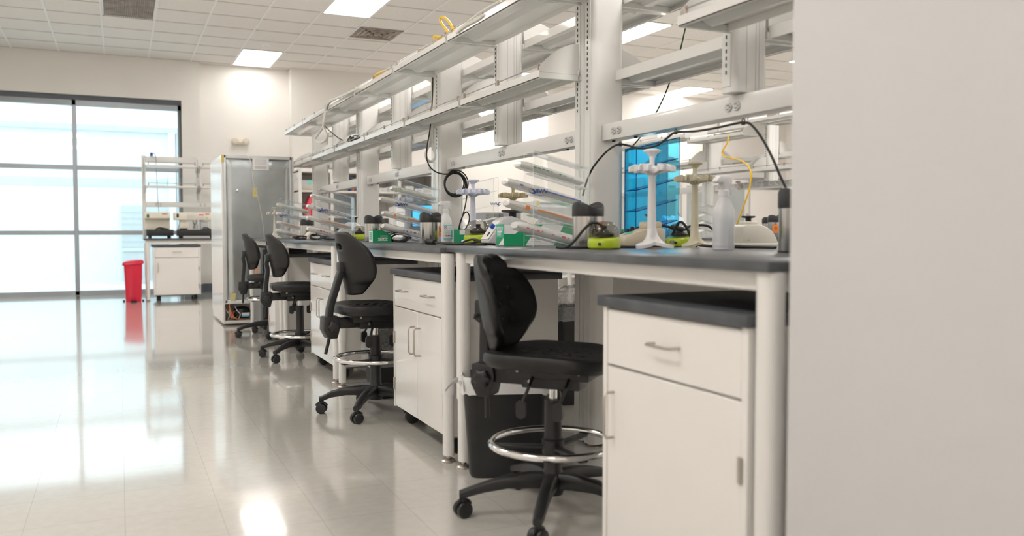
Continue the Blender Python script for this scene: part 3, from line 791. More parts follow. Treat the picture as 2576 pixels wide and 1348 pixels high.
for i, (z, zn) in enumerate(((1.90, 'upper'), (1.605, 'lower'))):
    for k, (x0, x1) in enumerate(((.37, 1.035), (1.105, 1.77))):
        s = thing('steel_shelf', f'{zn} white shelf over the window bench, ' + ('before the window' if k == 0 else 'partly behind the refrigerator'), 'shelf', (x0, 13.22, z), 0, 'shelves over the window bench')
        B().box(0, x1-x0, 0, .29, 0, .025).build('deck', 'white', s, bevel=.003)
        r = B().tube([(.02, .01, .06), (x1-x0-.02, .01, .06)], .004, 6).build('retaining_rod', 'nickel', s)
        for x in (.02, x1-x0-.02): B().box(x-.007, x+.007, .004, .016, .02, .068).build('rod_clip', 'clip', r)
        b = B()
        for x in (-.012, x1-x0+.004): b.prism([(.0, .02), (.29, .05), (.29, -.07), (.0, .0)], 'x', x, x+.006)
        b.build('bracket', 'white', s, smooth=False)
# small things up there
t = thing('black_stack', 'black flat instrument lying on the lower shelf beside the refrigerator', 'instrument', (1.56, 13.34, 1.631))
B().box(-.11, .11, -.08, .08, 0, .05).build('base', 'black', t, bevel=.005)
B().box(-.11, .09, -.08, .08, .052, .075).build('lid', 'lgrey', t, bevel=.005)
t = thing('clear_tray', 'clear plastic tray standing on the lower shelf before the window', 'tray', (.86, 13.36, 1.631))
b = B(); b.sheet(-.22, .22, -.1, -.096, 0, .12); b.sheet(-.22, .22, .096, .1, 0, .12); b.sheet(-.22, -.216, -.1, .1, 0, .12); b.sheet(.216, .22, -.1, .1, 0, .12); b.build('walls', ['acryl', 'edge'], t, smooth=False)
cord('sensor_cable', 'thin dark cable with a plug running from the window rack down to the machines', [atY(x, y, 13.5) for x, y in ((381, 391), (385, 386), (391, 392), (393, 420), (395, 460), (397, 500), (400, 536))], .004, 'grey')
B().box(-.018, .018, -.02, .02, -.01, .04).build('plug', 'navy', bpy.data.objects['sensor_cable'])
# embedding machines
def machine(label, x0, x1, wide):
    t = thing('embedding_machine', label, 'machine', ((x0+x1)/2, 13.06, BZ)); w = (x1-x0)/2
    b = B(); b.box(-w, w, -.05, .40, .035, .125)
    o = b.build('base_tray', 'black', t, bevel=.006)
    for x in (-w+.05, w-.05):
        for y in (0, .35): B().lathe([(0, 0), (.018, 0), (.018, .035)], (x, y, 0), 12).build('foot', 'black', o)
    if not wide:
        B().prism([(.10, .125), (.4, .125), (.4, .37), (.0, .37), (.0, .285), (.10, .265)], 'x', -w-.02, w-.04).build('housing', 'cream', t, bevel=.008)
        B().box(-w+.01, -w+.04, -.004, 0, .295, .34).build('switch_plate', 'black', t, bevel=.002)
        B().box(-w+.018, -w+.032, -.007, -.003, .30, .335).build('rocker_switch', 'greensw', t, bevel=.002)
        text('maker_mark', 'Leica', .035, 'redlabel', t, (w-.11, -.002, .35), (1, 0, 0), (0, 0, 1))
        b = B(); b.tube([(-.05, .05, .13), (0, .03, .15), (.06, .04, .14), (.11, .05, .128)], .012, 8, smooth=5); b.box(.0, .12, .02, .06, .126, .135); b.build('forceps_rest', 'black', t)
    else:
        B().box(-w-.04, w-.07, -.0, .3, .262, .37).build('control_head', 'cream', t, bevel=.008)
        B().box(-w-.01, -w+.02, -.005, 0, .30, .35).build('switch_plate', 'black', t, bevel=.002)
        B().box(-.22+.08, .11, -.004, 0, .275, .355).build('control_panel', 'bone', t, bevel=.002)
        B().box(.02, .085, -.007, -.003, .33, .345).build('display', 'redlabel', t)
        b = B()
        for i in range(5):
            for j in range(2): b.box(-.13+.02*i, -.118+.02*i, -.007, -.003, .29+.022*j, .302+.022*j)
        for i in range(4): b.box(.0+.025*i, .015+.025*i, -.007, -.003, .29, .302)
        b.build('keypad', 'lgrey', t, smooth=False)
        B().box(.115, .15, -.006, 0, .288, .298).build('indicator_sticker', 'lime', t)
        text('maker_mark', 'Leica', .035, 'redlabel', t, (w-.14, -.002, .352), (1, 0, 0), (0, 0, 1))
        B().prism([(-w+.01, .125), (-w+.16, .125), (-w+.14, .265), (-w+.05, .265)], 'y', .05, .3).build('left_pillar', 'cream', t, bevel=.006)
        B().prism([(.05, .125), (.15, .125), (.15, .24), (.05, .265)], 'y', .05, .3).build('right_pillar', 'lgrey', t, bevel=.006)
        b = B(); b.lathe([(0, .14), (.012, .14), (.014, .2), (.03, .22), (.03, .265)], (-.03, .06, 0), 14)
        for x in (-.06, -.03, .0): b.tube([(x, .04, .2), (x+.005, .03, .16), (x, .035, .13)], .006, 6)
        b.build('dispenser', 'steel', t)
        B().box(-w+.03, -w+.13, -.03, .04, .125, .145).build('warm_plate', 'black', t, bevel=.003)
        b = B(); b.box(.06, .2, -.02, .05, .125, .138); b.tube([(.07, .0, .15), (.12, .0, .155), (.16, .02, .14)], .008, 6); b.build('cold_plate', 'black', t)
    return t
M['greensw'] = pm('green_switch', (.0, .22, .06), .3)
machine('cream bench machine with a green switch on a black tray, nearest the window edge', .345, .70, False)
machine('wide cream bench machine with keypad and display on a black tray, beside the refrigerator', .755, 1.29, True)
cabinet('white single-door cabinet on casters under the window bench', (.425, 12.965, 0), 0, .62, .55, .785, .075, .605, 1, 1, 'near')
cb = bpy.context.scene.objects[[o.name for o in bpy.context.scene.objects if o.get('label', '').endswith('under the window bench')][0]]
cb.rotation_euler = (0, 0, D(90)); cb.location = (1.05, 12.99, 0)
# red step bin
t = thing('pedal_bin', 'red pedal bin with domed lid on the floor by the window', 'bin', (.165, 12.99, 0))
rings = []
for s, z in ((.78, .0), (.8, .01), (.93, .50), (.95, .52)): rings.append([(p[0]*s, p[1]*s, z) for p in rrect(.25, .25, .03, 4)])
B().ring_loft(rings).build('body', 'red', t)
rings = []
for s, z in ((1.0, .515), (1.06, .52), (1.06, .545), (.98, .56), (.7, .575), (.2, .58)): rings.append([(p[0]*s, p[1]*s, z+.012*(p[0]*s/.12)) for p in rrect(.26, .26, .05, 5)])
B().ring_loft(rings).build('lid', 'red', t)
B().box(-.04, .04, -.17, -.1, .012, .025).build('pedal', 'black', t, bevel=.004)
B().box(-.135, -.11, .02, .1, .0, .02).build('hinge_foot', 'black', t, bevel=.003)
B().box(.11, .135, .02, .1, .0, .02).build('hinge_foot', 'black', t, bevel=.003)

# ------------------------------------------------------------------ waste bins under the benches
def waste_bin(label, loc, rz, w, d, h, mat='black', liner='liner', fold=.09, knot=None, lab=None, bagtop=0.):
    t = thing('waste_bin', label, 'bin', loc, rz)
    rings = []
    for s, z in ((.80, 0), (.83, .012), (.97, h-.02), (1., h-.015), (1., h), (.96, h), (.80, .02)): rings.append([(p[0]*s, p[1]*s, z) for p in rrect(w, d, .045, 5)])
    B().ring_loft(rings).build('bin', mat, t)
    rings = []; P = rrect(w, d, .045, 7); n = len(P)
    for s, z in ((.9, h-.10), (.97, h-.0), (1.0, h+.008), (1.025, h-.0), (1.03, h-fold*.5), (1.02, h-fold)):
        rings.append([(p[0]*s*(1+.006*math.sin(i*2.7+z*60)), p[1]*s*(1+.006*math.cos(i*3.3+z*50)), z+(.004*math.sin(i*1.9) if z < h-fold*.8 else 0)) for i, p in enumerate(P)])
    B().ring_loft(rings, cap=False).build('liner_bag', liner, t)
    if bagtop:
        rings = []
        for s, z in ((.98, h), (.8, h+bagtop*.3), (.45, h+bagtop*.7), (.12, h+bagtop)):
            rings.append([(p[0]*s*(1+.1*math.sin(i*2.1+z*30)), p[1]*s*(1+.1*math.cos(i*1.7+z*40)), z+.01*math.sin(i*3.1)) for i, p in enumerate(P)])
        B().ring_loft(rings, cap=False).build('bag_top', liner, t)
    if knot:
        b = B(); kx, ky, kz = knot
        b.lathe([(0, -.02), (.016, -.012), (.02, 0), (.014, .012), (0, .018)], (kx, ky, kz), 10, fr=lambda q: 1+.2*math.sin(3*q))
        for a, l in ((2.7, .075), (.5, .06)):
            b.grid(lambda u, v: (kx+math.cos(a)*l*u*.6-.02*u, ky-.03*u+(v-.5)*.035*u, kz+math.sin(a)*l*u*.5-.05*u*u+.01*math.sin(v*6)), 6, 4)
        b.build('knot', liner, t, solid=.001)
    if lab: B().box(*lab[0]).build('label', lab[1], t, smooth=False)
    return t
waste_bin('black waste bin with a knotted white bag under the nearest bench', (1.43, 3.17, 0), D(-24), .36, .26, .40, 'black', 'liner', .06, (-.18, -.10, .395))
waste_bin('black waste bin in a clear bag behind the second chair', (1.50, 4.95, 0), 0, .36, .28, .41, 'rubber', 'bagdim', .22)
waste_bin('tall black bin behind the third chair, under the bench', (1.60, 6.98, 0), 0, .30, .28, .50, 'rubber', 'rubber', .03)
waste_bin('black bin with clear bag and red label seen between uprights and cabinet', (2.36, 4.34, 0), 0, .30, .28, .55, 'black', 'bagdim', .07, None, ((-.03, .07, -.143, -.13, .33, .45), 'redlabel'), .12)
# ------------------------------------------------------------------ things on the benches
ZN, ZM = .921, .9135
def at_d(px, d, z):
    r = ray(px, 600); p = r*(d/FPX); return Vector((p.x, p.y, z))
def biohaz(b, cx, cz, s, y, ax='y'):
    """biohazard mark: three open rings, a small ring and a centre dot, built as flat strokes"""
    def P(u, v): return (cx+u*s, y, cz+v*s) if ax == 'y' else (y, cx+u*s, cz+v*s)
    for k in range(3):
        a = PI/2+2*PI*k/3; ox, oz = .42*math.cos(a), .42*math.sin(a)
        pts = [(a+PI+q) for q in [D(42+276*i/18) for i in range(19)]]
        for p, q in zip(pts, pts[1:]):
            b.poly([P(ox+.52*math.cos(p), oz+.52*math.sin(p)), P(ox+.52*math.cos(q), oz+.52*math.sin(q)), P(ox+.36*math.cos(q), oz+.36*math.sin(q)), P(ox+.36*math.cos(p), oz+.36*math.sin(p))])
    for i in range(18):
        p, q = 2*PI*i/18, 2*PI*(i+1)/18
        b.poly([P(.40*math.cos(p), .40*math.sin(p)), P(.40*math.cos(q), .40*math.sin(q)), P(.30*math.cos(q), .30*math.sin(q)), P(.30*math.cos(p), .30*math.sin(p))])
    b.poly([P(.1*math.cos(2*PI*i/10), .1*math.sin(2*PI*i/10)) for i in range(10)])
def mini_bin(label, loc, s=1., lid_rot=0., lab=None, group='small steel bins'):
    """steel bench bin, reflections painted as streaks, with a wavy black swing lid; lab = angle of an orange label"""
    t = thing('desktop_bin', label, 'bin', loc, lid_rot, group); r = .0575*s; h = .118*s
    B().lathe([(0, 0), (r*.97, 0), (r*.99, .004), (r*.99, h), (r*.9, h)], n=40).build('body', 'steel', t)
    B().lathe([(r*.99, 0), (r*1.015, .001), (r*1.015, .006), (r*.99, .007)], n=36, cap=False).build('base_ring', 'black', t)
    n = 40; rings = []
    def wave(a): return s*(.036+.013*math.cos(2*a+1.6))
    for f in ((1.015, 0, 0), (1.03, .006, 0), (1.03, .0, 1), (.99, .005, 1), (.90, .006, 1), (.86, -.004, 1), (.4, -.006, 1), (.02, -.006, 1)):
        rings.append([(r*f[0]*math.cos(2*PI*i/n), r*f[0]*math.sin(2*PI*i/n), h+(wave(2*PI*i/n)*(1 if f[0] > .85 else .9)+f[1] if f[2] else f[1])) for i in range(n)])
    B().ring_loft(rings).build('lid', 'black', t)
    if lab is not None:
        b = B(); w = .36
        b.grid(lambda u, v: (r*1.004*math.cos(lab+(u-.5)*2*w), r*1.004*math.sin(lab+(u-.5)*2*w), s*(.042+.056*v)), 8, 2)
        o = b.build('label', 'orange', t)
        m = B(); biohaz(m, 0, 0, .013*s, 0)
        for q, p in enumerate(m.v): a = lab+p[0]/r; m.v[q] = (r*1.012*math.cos(a), r*1.012*math.sin(a), s*.075+p[2])
        m.build('biohazard_mark', 'black', o, smooth=False)
        m = B()
        for z in (.049, .054):
            for a in (-.2, -.07, .06, .19): m.grid(lambda u, v: (r*1.01*math.cos(lab+a+.09*u), r*1.01*math.sin(lab+a+.09*u), s*(z+.002*v)), 2, 1)
        m.build('label_print', 'print', o, smooth=False)
    return t
def carousel(label, loc, H, mat, rot=0., s=1., arms=6):
    t = thing('pipette_stand', label, 'stand', loc, rot, 'pipette carousels')
    n = 48
    def lobe(q): return .5+.5*math.cos(3*q)
    rings = []
    for k in range(9):
        f = k/8; ring = []
        for i in range(n):
            q = 2*PI*i/n; L = lobe(q)
            R = s*(.030+.052*L**1.2); r = .017*s+(R-.017*s)*f**1.5
            z = .012*s+(.062*s)*(1-f)**2.0
            ring.append((r*math.cos(q), r*math.sin(q), z+(1-L)*.014*s*f))
        rings.append(ring)
    rings.append([(p[0]*.985, p[1]*.985, max(0, (p[2]-.012*s)*1.0)) for p in rings[-1]])
    rings.append([(p[0]*.4, p[1]*.4, .02*s) for p in rings[-1]])
    rings = rings[::-1]
    B().ring_loft(rings).build('base', mat, t)
    B().lathe([(.0165*s, .06*s), (.0145*s, H*.45), (.0125*s, H*.74), (.018*s, H*.77)], n=24).build('column', mat, t)
    hz = H*.79; b = B()
    b.lathe([(0, hz-.018*s), (.018*s, hz-.018*s), (.026*s, hz-.004*s), (.026*s, hz+.008*s), (.012*s, hz+.014*s)], n=24)
    for k in range(arms):
        a = 2*PI*k/arms+.25; ca, sa = math.cos(a), math.sin(a)
        def X(r, w, z): return (r*ca-w*sa, r*sa+w*ca, z)
        b.ring_loft([[X(r*s, w*s, hz+z*s) for w, z in ((-hw, zl), (hw, zl), (hw, zh), (-hw, zh))] for r, hw, zl, zh in ((.018, .008, -.014, .0), (.045, .009, -.008, .004), (.058, .010, -.004, .012))])
        b.ring_loft([[X(r*s, w*s, hz+z*s) for w, z in ((-.021, -.006), (.021, -.006), (.021, .020), (-.021, .020))] for r in (.054, .066)])
        for sg in (-1, 1): b.ring_loft([[X(r*s, sg*w*s, hz+z*s) for w, z in ((.012, -.006), (.021, -.006), (.021, zt), (.012, zt))] for r, zt in ((.066, .020), (.084, .012))])
    b.build('holder_ring', mat, t, bevel=.0015*s, seg=1)
    B().lathe([(.011*s, hz+.01*s), (.0085*s, H*.87), (.010*s, H*.93), (.022*s, H*.965), (.031*s, H*.975), (.032*s, H*.99), (.024*s, H), (0, H)], n=36, fr=lambda q: 1).build('knob', mat, t)
    return t
def minifuge(label, loc, s=1., rot=0., mark=False):
    t = thing('mini_centrifuge', label, 'centrifuge', loc, rot, 'green mini centrifuges'); r = .066*s
    rings = []
    for f, z, k in ((.92, .004, 0), (.98, .008, 0), (1.0, .022, 0), (.99, .036, .3), (.95, .046, 1), (.86, .050, 1)):
        rings.append([(r*f*math.cos(q)*(1+.12*(math.cos(q) < 0)*abs(math.cos(q))), r*f*math.sin(q), s*(z-.008*k*(math.cos(q) < -.2)*abs(math.cos(q)))) for q in [2*PI*i/40 for i in range(40)]])
    B().ring_loft(rings).build('base', 'lime', t)
    B().lathe([(0, 0), (r*.95, 0), (r*.95, .006)], n=30).build('foot_pad', 'black', t)
    B().lathe([(r*.9, .046*s), (r*.93, .056*s), (r*.88, .076*s), (r*.72, .098*s), (r*.45, .110*s), (0, .114*s)], n=36, cap=False).build('dome_lid', 'dome', t)
    B().lathe([(0, .05*s), (r*.55, .05*s), (r*.62, .062*s), (r*.3, .074*s), (r*.16, .082*s), (r*.16, .094*s), (0, .096*s)], n=24).build('rotor', 'black', t)
    B().lathe([(0, -.003), (.006*s, -.003), (.006*s, .002)], (-r*1.1, -.02*s, .022*s), 12, 'x').build('switch', 'black', t)
    if mark:
        b = B()
        for y in (-.012, -.004, .006): b.box(-r*1.13, -r*1.09, y*s, y*s+.005*s, .018*s, .032*s)
        b.build('front_print', 'print', t, smooth=False)
    return t
def profile_body(b, prof, w, inset=.0): return b.prism(prof, 'y', -w/2, w/2)

# steel bins
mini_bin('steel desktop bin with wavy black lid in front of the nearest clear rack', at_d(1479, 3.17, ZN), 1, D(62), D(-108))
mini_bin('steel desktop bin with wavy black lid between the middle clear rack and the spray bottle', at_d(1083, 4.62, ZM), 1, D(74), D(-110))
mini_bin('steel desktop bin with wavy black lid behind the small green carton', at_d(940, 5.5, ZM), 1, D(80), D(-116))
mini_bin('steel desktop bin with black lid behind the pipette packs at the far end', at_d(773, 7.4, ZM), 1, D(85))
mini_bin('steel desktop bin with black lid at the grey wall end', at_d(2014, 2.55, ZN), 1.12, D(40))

# carousels
carousel('tall white pipette stand on the nearest bench, highest of the stands', at_d(1639, 3.13, ZN), .362, 'pwhite', D(200))
carousel('tan pipette stand beside the white one on the nearest bench', at_d(1747, 3.52, ZM), .355, 'tanb', D(205))
carousel('pale blue pipette stand behind the green centrifuge by the cable coil', at_d(1190, 4.85, ZM), .362, 'bluewhite', D(208), 1.12)
carousel('small white pipette stand at the far end of the benches', at_d(692, 7.9, ZM), .288, 'bone', D(190), .9)
carousel('white pipette stand behind the middle clear rack, only foot and arms showing', at_d(1024, 5.42, ZM), .33, 'bluewhite', D(215), 1.05)
carousel('tan pipette stand seen side on behind the grey vortex mixer', at_d(1291, 5.3, .914), .36, 'tan', D(240), 1.1)
# centrifuges
minifuge('green mini centrifuge with clear dome in front of the nearest steel bin', at_d(1520, 3.02, ZN), .88, D(30))
minifuge('green mini centrifuge between the white and the tan pipette stands', at_d(1710, 3.80, ZM), .95, D(25), True)
minifuge('green mini centrifuge with smoked dome beside the green wipes cartons and cable coil', at_d(1203, 4.5, ZM), 1.15, D(40))
minifuge('green mini centrifuge behind the second chair, beside a steel bin', at_d(905, 6.6, ZM), .98, D(30))

# vortex mixers
t = thing('vortex_mixer', 'beige vortex mixer with a teal oval badge left of the tall white pipette stand', 'mixer', at_d(1604, 3.42, ZN), D(-8), 'vortex mixers')
b = B(); profile_body(b, [(-.075, .004), (.10, .004), (.10, .075), (.03, .078), (-.068, .048), (-.078, .03)], .098); b.build('housing', 'beige', t, bevel=.008)
B().box(-.07, .09, -.04, .04, 0, .005).build('foot', 'black', t)
o = B().lathe([(0, .0), (.02, .0), (.02, .0012), (0, .0012)], n=20).build('badge', 'teal', t); o.location = (-.045, -.012, .0565); o.rotation_euler = (0, -.29, 0); o.scale = (1, 1.2, 1)
b = B(); b.lathe([(0, .055), (.009, .055), (.008, .082), (0, .083)], (-.012, .026, 0), 14); b.lathe([(0, .055), (.008, .055), (.007, .074), (0, .075)], (-.03, .03, 0), 14); b.build('knob', 'black', t)
B().box(.02, .09, -.038, .038, .074, .102).build('head_block', 'beige', t, bevel=.008)
B().lathe([(.010, .10), (.010, .118), (.024, .128), (.022, .132), (0, .124)], (.055, 0, 0), 20).build('cup', 'black', t)
t = thing('vortex_mixer', 'large beige rounded vortex mixer with black cup right of the clear spray bottle', 'mixer', at_d(1893, 3.55, ZM), D(-12), 'vortex mixers')
b = B(); profile_body(b, [(-.078, .012), (.082, .012), (.082, .03), (.076, .045), (.06, .07), (.035, .088), (.0, .098), (-.06, .098), (-.074, .092)], .12); b.build('housing', 'bone', t, bevel=.006)
B().box(-.084, .088, -.064, .064, .008, .022).build('base_rim', 'bone', t, bevel=.004)
B().box(-.075, .08, -.055, .055, 0, .009).build('foot', 'black', t)
B().box(-.05, .01, -.028, .028, .096, .112).build('head_block', 'bone', t, bevel=.006)
B().lathe([(.012, .11), (.012, .124), (.028, .128), (.028, .134), (0, .13)], (-.02, 0, 0), 22).build('cup', 'black', t)
B().lathe([(0, -.062), (.003, -.062), (.003, -.058)], (-.05, 0, .035), 10, 'y').build('screw', 'print', t)
t = thing('vortex_mixer', 'white rounded vortex mixer with two black knobs and cyan badge behind the second chair', 'mixer', at_d(880, 6.75, ZM), D(-20), 'vortex mixers'); t.scale = (1.22, 1.22, 1.22)
b = B(); profile_body(b, [(-.085, .004), (.075, .004), (.078, .05), (.07, .09), (.04, .112), (-.005, .115), (-.03, .102), (-.055, .075), (-.08, .05)], .11); b.build('housing', 'pwhite', t, bevel=.012, seg=3)
b = B(); 
for y in (-.026, .016): b.lathe([(0, 0), (.008, 0), (.009, .014), (0, .016)], (0, y, 0), 14)
o = b.build('knob', 'black', t); o.location = (-.068, 0, .062); o.rotation_euler = (0, D(-48), 0)
o = B().prism(rrect(.03, .075, .012, 4), 'z', 0, .002).build('badge', 'cyan', t); o.location = (-.0815, 0, .046); o.rotation_euler = (0, D(-62), 0)
B().lathe([(.010, .112), (.012, .128), (.034, .142), (.036, .147), (0, .136)], (.018, 0, 0), 24).build('cup', 'black', t)
t = thing('vortex_mixer', 'grey wedge vortex mixer with blue knob and black top plate behind the green cartons', 'mixer', at_d(1268, 4.15, ZN), D(-4), 'vortex mixers')
b = B(); profile_body(b, [(-.10, .006), (.10, .006), (.10, .11), (.02, .135), (-.025, .125), (-.098, .02)], .12); b.build('housing', 'lgrey', t, bevel=.006)
b = B(); b.poly([(-.1005, -.05, .024), (-.1005, .05, .024), (-.036, .05, .1135), (-.036, -.05, .1135)]); o = b.build('front_panel', 'paper', t, smooth=False, solid=.003)
o = B().lathe([(0, 0), (.013, 0), (.012, .018), (0, .02)], n=16).build('knob', 'blue', t); o.location = (-.060, -.02, .082); o.rotation_euler = (0, D(-54), 0)
o = B().box(-.012, .012, -.008, .008, 0, .003).build('switch', 'black', t); o.location = (-.084, -.015, .049); o.rotation_euler = (0, D(-54), 0)
B().lathe([(.018, .128), (.018, .152), (.05, .154), (.056, .158), (.055, .166), (0, .166)], (.045, 0, 0), 30).build('top_plate', 'rubber', t)
B().lathe([(0, 0), (.01, 0), (.01, .008)], (-.08, .04, 0), 10).build('foot', 'black', t)

# spray bottles
def spray(label, loc, H, mat, rot, lab=False):
    t = thing('spray_bottle', label, 'bottle', loc, rot); s = H/.26
    rings = []
    for w, d, z in ((.070, .058, 0), (.078, .064, .004), (.078, .064, .125), (.074, .062, .142), (.05, .046, .165), (.034, .034, .182), (.031, .031, .196)):
        rings.append([(p[0]*s, p[1]*s, z*s) for p in rrect(w, d, min(w, d)*.42, 6)])
    B().ring_loft(rings).build('bottle', mat, t)
    if mat == 'hdpe':
        rings = [[(p[0]*s, p[1]*s, z*s) for p in rrect(.072, .058, .022, 6)] for z in (.004, .115)]
        B().ring_loft(rings).build('liquid', 'liquid', t)
    B().lathe([(.0195*s, .19*s), (.0195*s, .208*s), (.015*s, .212*s)], n=24, fr=lambda q: 1+.03*math.cos(16*q)).build('collar', 'pwhite', t)
    b = B(); b.prism([(x*s, z*s) for x, z in ((-.012, .210), (.014, .210), (.018, .226), (.032, .234), (.034, .256), (.026, .262), (-.030, .262), (-.052, .246), (-.054, .238), (-.046, .234), (-.018, .236))], 'y', -.0115*s, .0115*s)
    b.build('trigger_head', 'pwhite', t, bevel=.003)
    B().prism([(x*s, z*s) for x, z in ((.020, .232), (.030, .232), (.038, .21), (.040, .196), (.034, .196), (.027, .212))], 'y', -.006*s, .006*s).build('trigger', 'pwhite', t, bevel=.002)
    if lab:
        y = -.033*s
        lb = B().box(-.033*s, .033*s, y-.001, y, .02*s, .118*s).build('label', 'paper', t, smooth=False)
        b = B(); b.box(-.032*s, .032*s, y-.002, y-.001, .108*s, .113*s); b.box(-.032*s, .032*s, y-.002, y-.001, .023*s, .027*s); b.box(.02*s, .029*s, y-.002, y-.001, .036*s, .082*s); b.build('label_band', 'cyan', lb, smooth=False)
        text('strength', '70', .022*s, 'print', lb, (-.019*s, y-.0016, .096*s), (1, 0, 0), (0, 0, 1))
        b = B()
        for k in range(7): b.box(-.026*s, (.0 if k > 4 else .014)*s, y-.002, y-.001, (.058+.0042*k)*s, (.0595+.0042*k)*s)
        b.box(.0, .028*s, y-.002, y-.001, .098*s, .100*s); b.box(.004*s, .028*s, y-.002, y-.001, .092*s, .094*s); b.build('label_text', 'lgrey', lb, smooth=False)
        b = B()
        for x in (-.014, 0, .012): b.lathe([(0, y-.002), (.005*s, y-.002), (.005*s, y-.001)], (x*s, 0, .044*s), 4, 'y')
        b.build('hazard_diamond', 'redlabel', lb, smooth=False)
    return t
M['liquid'] = clear('clear_liquid', (.86, .88, .9), body=.12, bcol=(.85, .87, .9))
spray('translucent spray bottle on the nearest bench, right of the tan pipette stand', at_d(1820, 2.9, ZN), .25, 'hdpe', D(14))
spray('white spray bottle with printed label left of the cable coil', at_d(1121, 5.25, ZM), .252, 'pwhite', D(8), True)

# wipes cartons
t = thing('wipes_carton', 'small green wipes carton standing upside down beside the steel bin', 'carton', at_d(962, 5.25, ZM)+Vector((0, .05, 0)), D(-2)); w, d, h = .058, .052, .078
B().box(-w, w, -d, d, 0, h).build('carton', 'green', t, bevel=.001, seg=1)
B().prism([(-.0, h-.001), (w-.001, h-.032), (w-.001, h-.001)], 'y', -d-.0008, -d).build('white_corner', 'paper', t, smooth=False)
B().box(w-.028, w-.008, -d-.0016, -d-.0006, h-.020, h-.015).build('brand_strip', 'navy', t, smooth=False)
B().box(-.026, .034, -d-.0012, -d, .011, .028).build('name_panel', 'paper', t, smooth=False)
text('printed_name', 'KIMTECH', .0145, 'green', t, (.004, -d-.0016, .0195), (-1, 0, 0), (0, 0, -1))
b = B()
for k in range(3): b.box(-.012, .034, -d-.001, -d, .032+.005*k, .0335+.005*k)
b.build('small_print', 'lgrey', t, smooth=False)
b = B(); b.box(-w-.001, -w, -d+.004, d-.004, .004, h-.006); b.build('end_panel', 'paper', t, smooth=False)
b = B()
for k in range(4): b.box(-w-.002, -w-.001, -d+.016, d-.02, .02+.012*k, .026+.012*k)
b.build('end_print', 'green2', t, smooth=False)
t = thing('wipes_carton', 'long green and white wipes carton lying under the nearest clear rack', 'carton', (1.512, 3.375, ZN), D(-3)); L, d, h = .335, .10, .094
B().box(0, L, 0, d, 0, h).build('carton', 'green', t, bevel=.001, seg=1)
b = B(); b.prism([(.0, h-.001), (.0, .052), (.05, .052), (.115, h-.001)], 'y', -.0008, 0); b.prism([(.10, .001), (.235, .001), (.285, h-.001), (.185, h-.001), (.12, .03)], 'y', -.0008, 0); b.box(.004, .04, -.0016, -.0008, .07, .078); b.build('white_band', 'paper', t, smooth=False)
text('printed_name', 'KIMTECH', .02, 'print', t, (.165, -.0016, .062), (1, 0, 0), (0, 0, 1)); text('printed_subtitle', 'SCIENCE', .012, 'print', t, (.16, -.0016, .045), (1, 0, 0), (0, 0, 1))
b = B()
for k in range(3): b.box(.125, .125+.075-.012*k, -.0016, -.0008, .034-.008*k, .0365-.008*k)
b.build('small_print', 'lgrey', t, smooth=False)
b = B(); b.box(-.001, 0, .004, d-.004, .036, h-.003); o = b.build('end_panel', 'green2', t, smooth=False)
b = B(); b.prism([(.004, .003), (.065, .003), (.004, .036), (.0041, .036)], 'x', -.001, 0); b.build('end_corner', 'paper', t, smooth=False)
text('end_name', 'KIMTECH', .018, 'paper', o, (-.0016, .05, .076), (0, -1, 0), (0, 0, 1))
b = B(); b.box(-.0018, -.001, .02, .08, .058, .066)
for k in range(3): b.box(-.0018, -.001, .035, .08, .042+.006*k, .0445+.006*k)
b.build('end_print', 'paper', o, smooth=False)
t = thing('wipes_carton', 'white and green carton lying behind the long green carton, half hidden by the steel bin', 'carton', (1.83, 3.62, ZN), D(-6))
B().box(0, .14, 0, .1, 0, .10).build('carton', 'paper', t, bevel=.001, seg=1)
B().box(.005, .135, -.001, 0, .004, .05).build('green_panel', 'green2', t, smooth=False)
for px, dd, lab in ((1176, 5.2, 'green carton behind the cable coil column foot'), (1585, 4.4, 'green carton low behind the teal-badged mixer'), (1712, 4.2, 'green carton behind the green centrifuge between the stands')):
    t = thing('wipes_carton', lab, 'carton', at_d(px, dd, .914), 0)
    B().box(-.07, .07, -.05, .05, 0, .08).build('carton', 'green', t, bevel=.001, seg=1)
    B().box(-.0701, .0, -.0508, -.05, .05, .078).build('white_panel', 'paper', t, smooth=False)

# clear pipette racks and the packs of pipettes lying on their sloping shelves
SL = .235
def logo(t, x, y, z, s, mirror):
    m = -1 if mirror else 1
    o = text('logo_letters', 'VWR', .024*s, 'navy', t, (x, y, z), (1, 0, 0), (0, 0, 1), mirror)
    b = B(); cx = x+m*.041*s
    for i in range(24):
        p, q = 2*PI*i/24, 2*PI*(i+1)/24
        f = lambda a: (cx+m*.016*s*math.cos(a), y, z+.0105*s*math.sin(a)+.004*s*math.cos(a))
        g = lambda a: (cx+m*(.005+.0105*math.cos(a))*s, y, z+(.0015+.0062*math.sin(a)+.003*math.cos(a))*s)
        b.poly([f(p), f(q), g(q), g(p)])
    b.build('logo_swoosh', 'navy', t, smooth=False)
    text('logo_subtitle', 'INTERNATIONAL', .0068*s, 'navy', t, (x+m*.014*s, y, z-.0155*s), (1, 0, 0), (0, 0, 1), mirror)
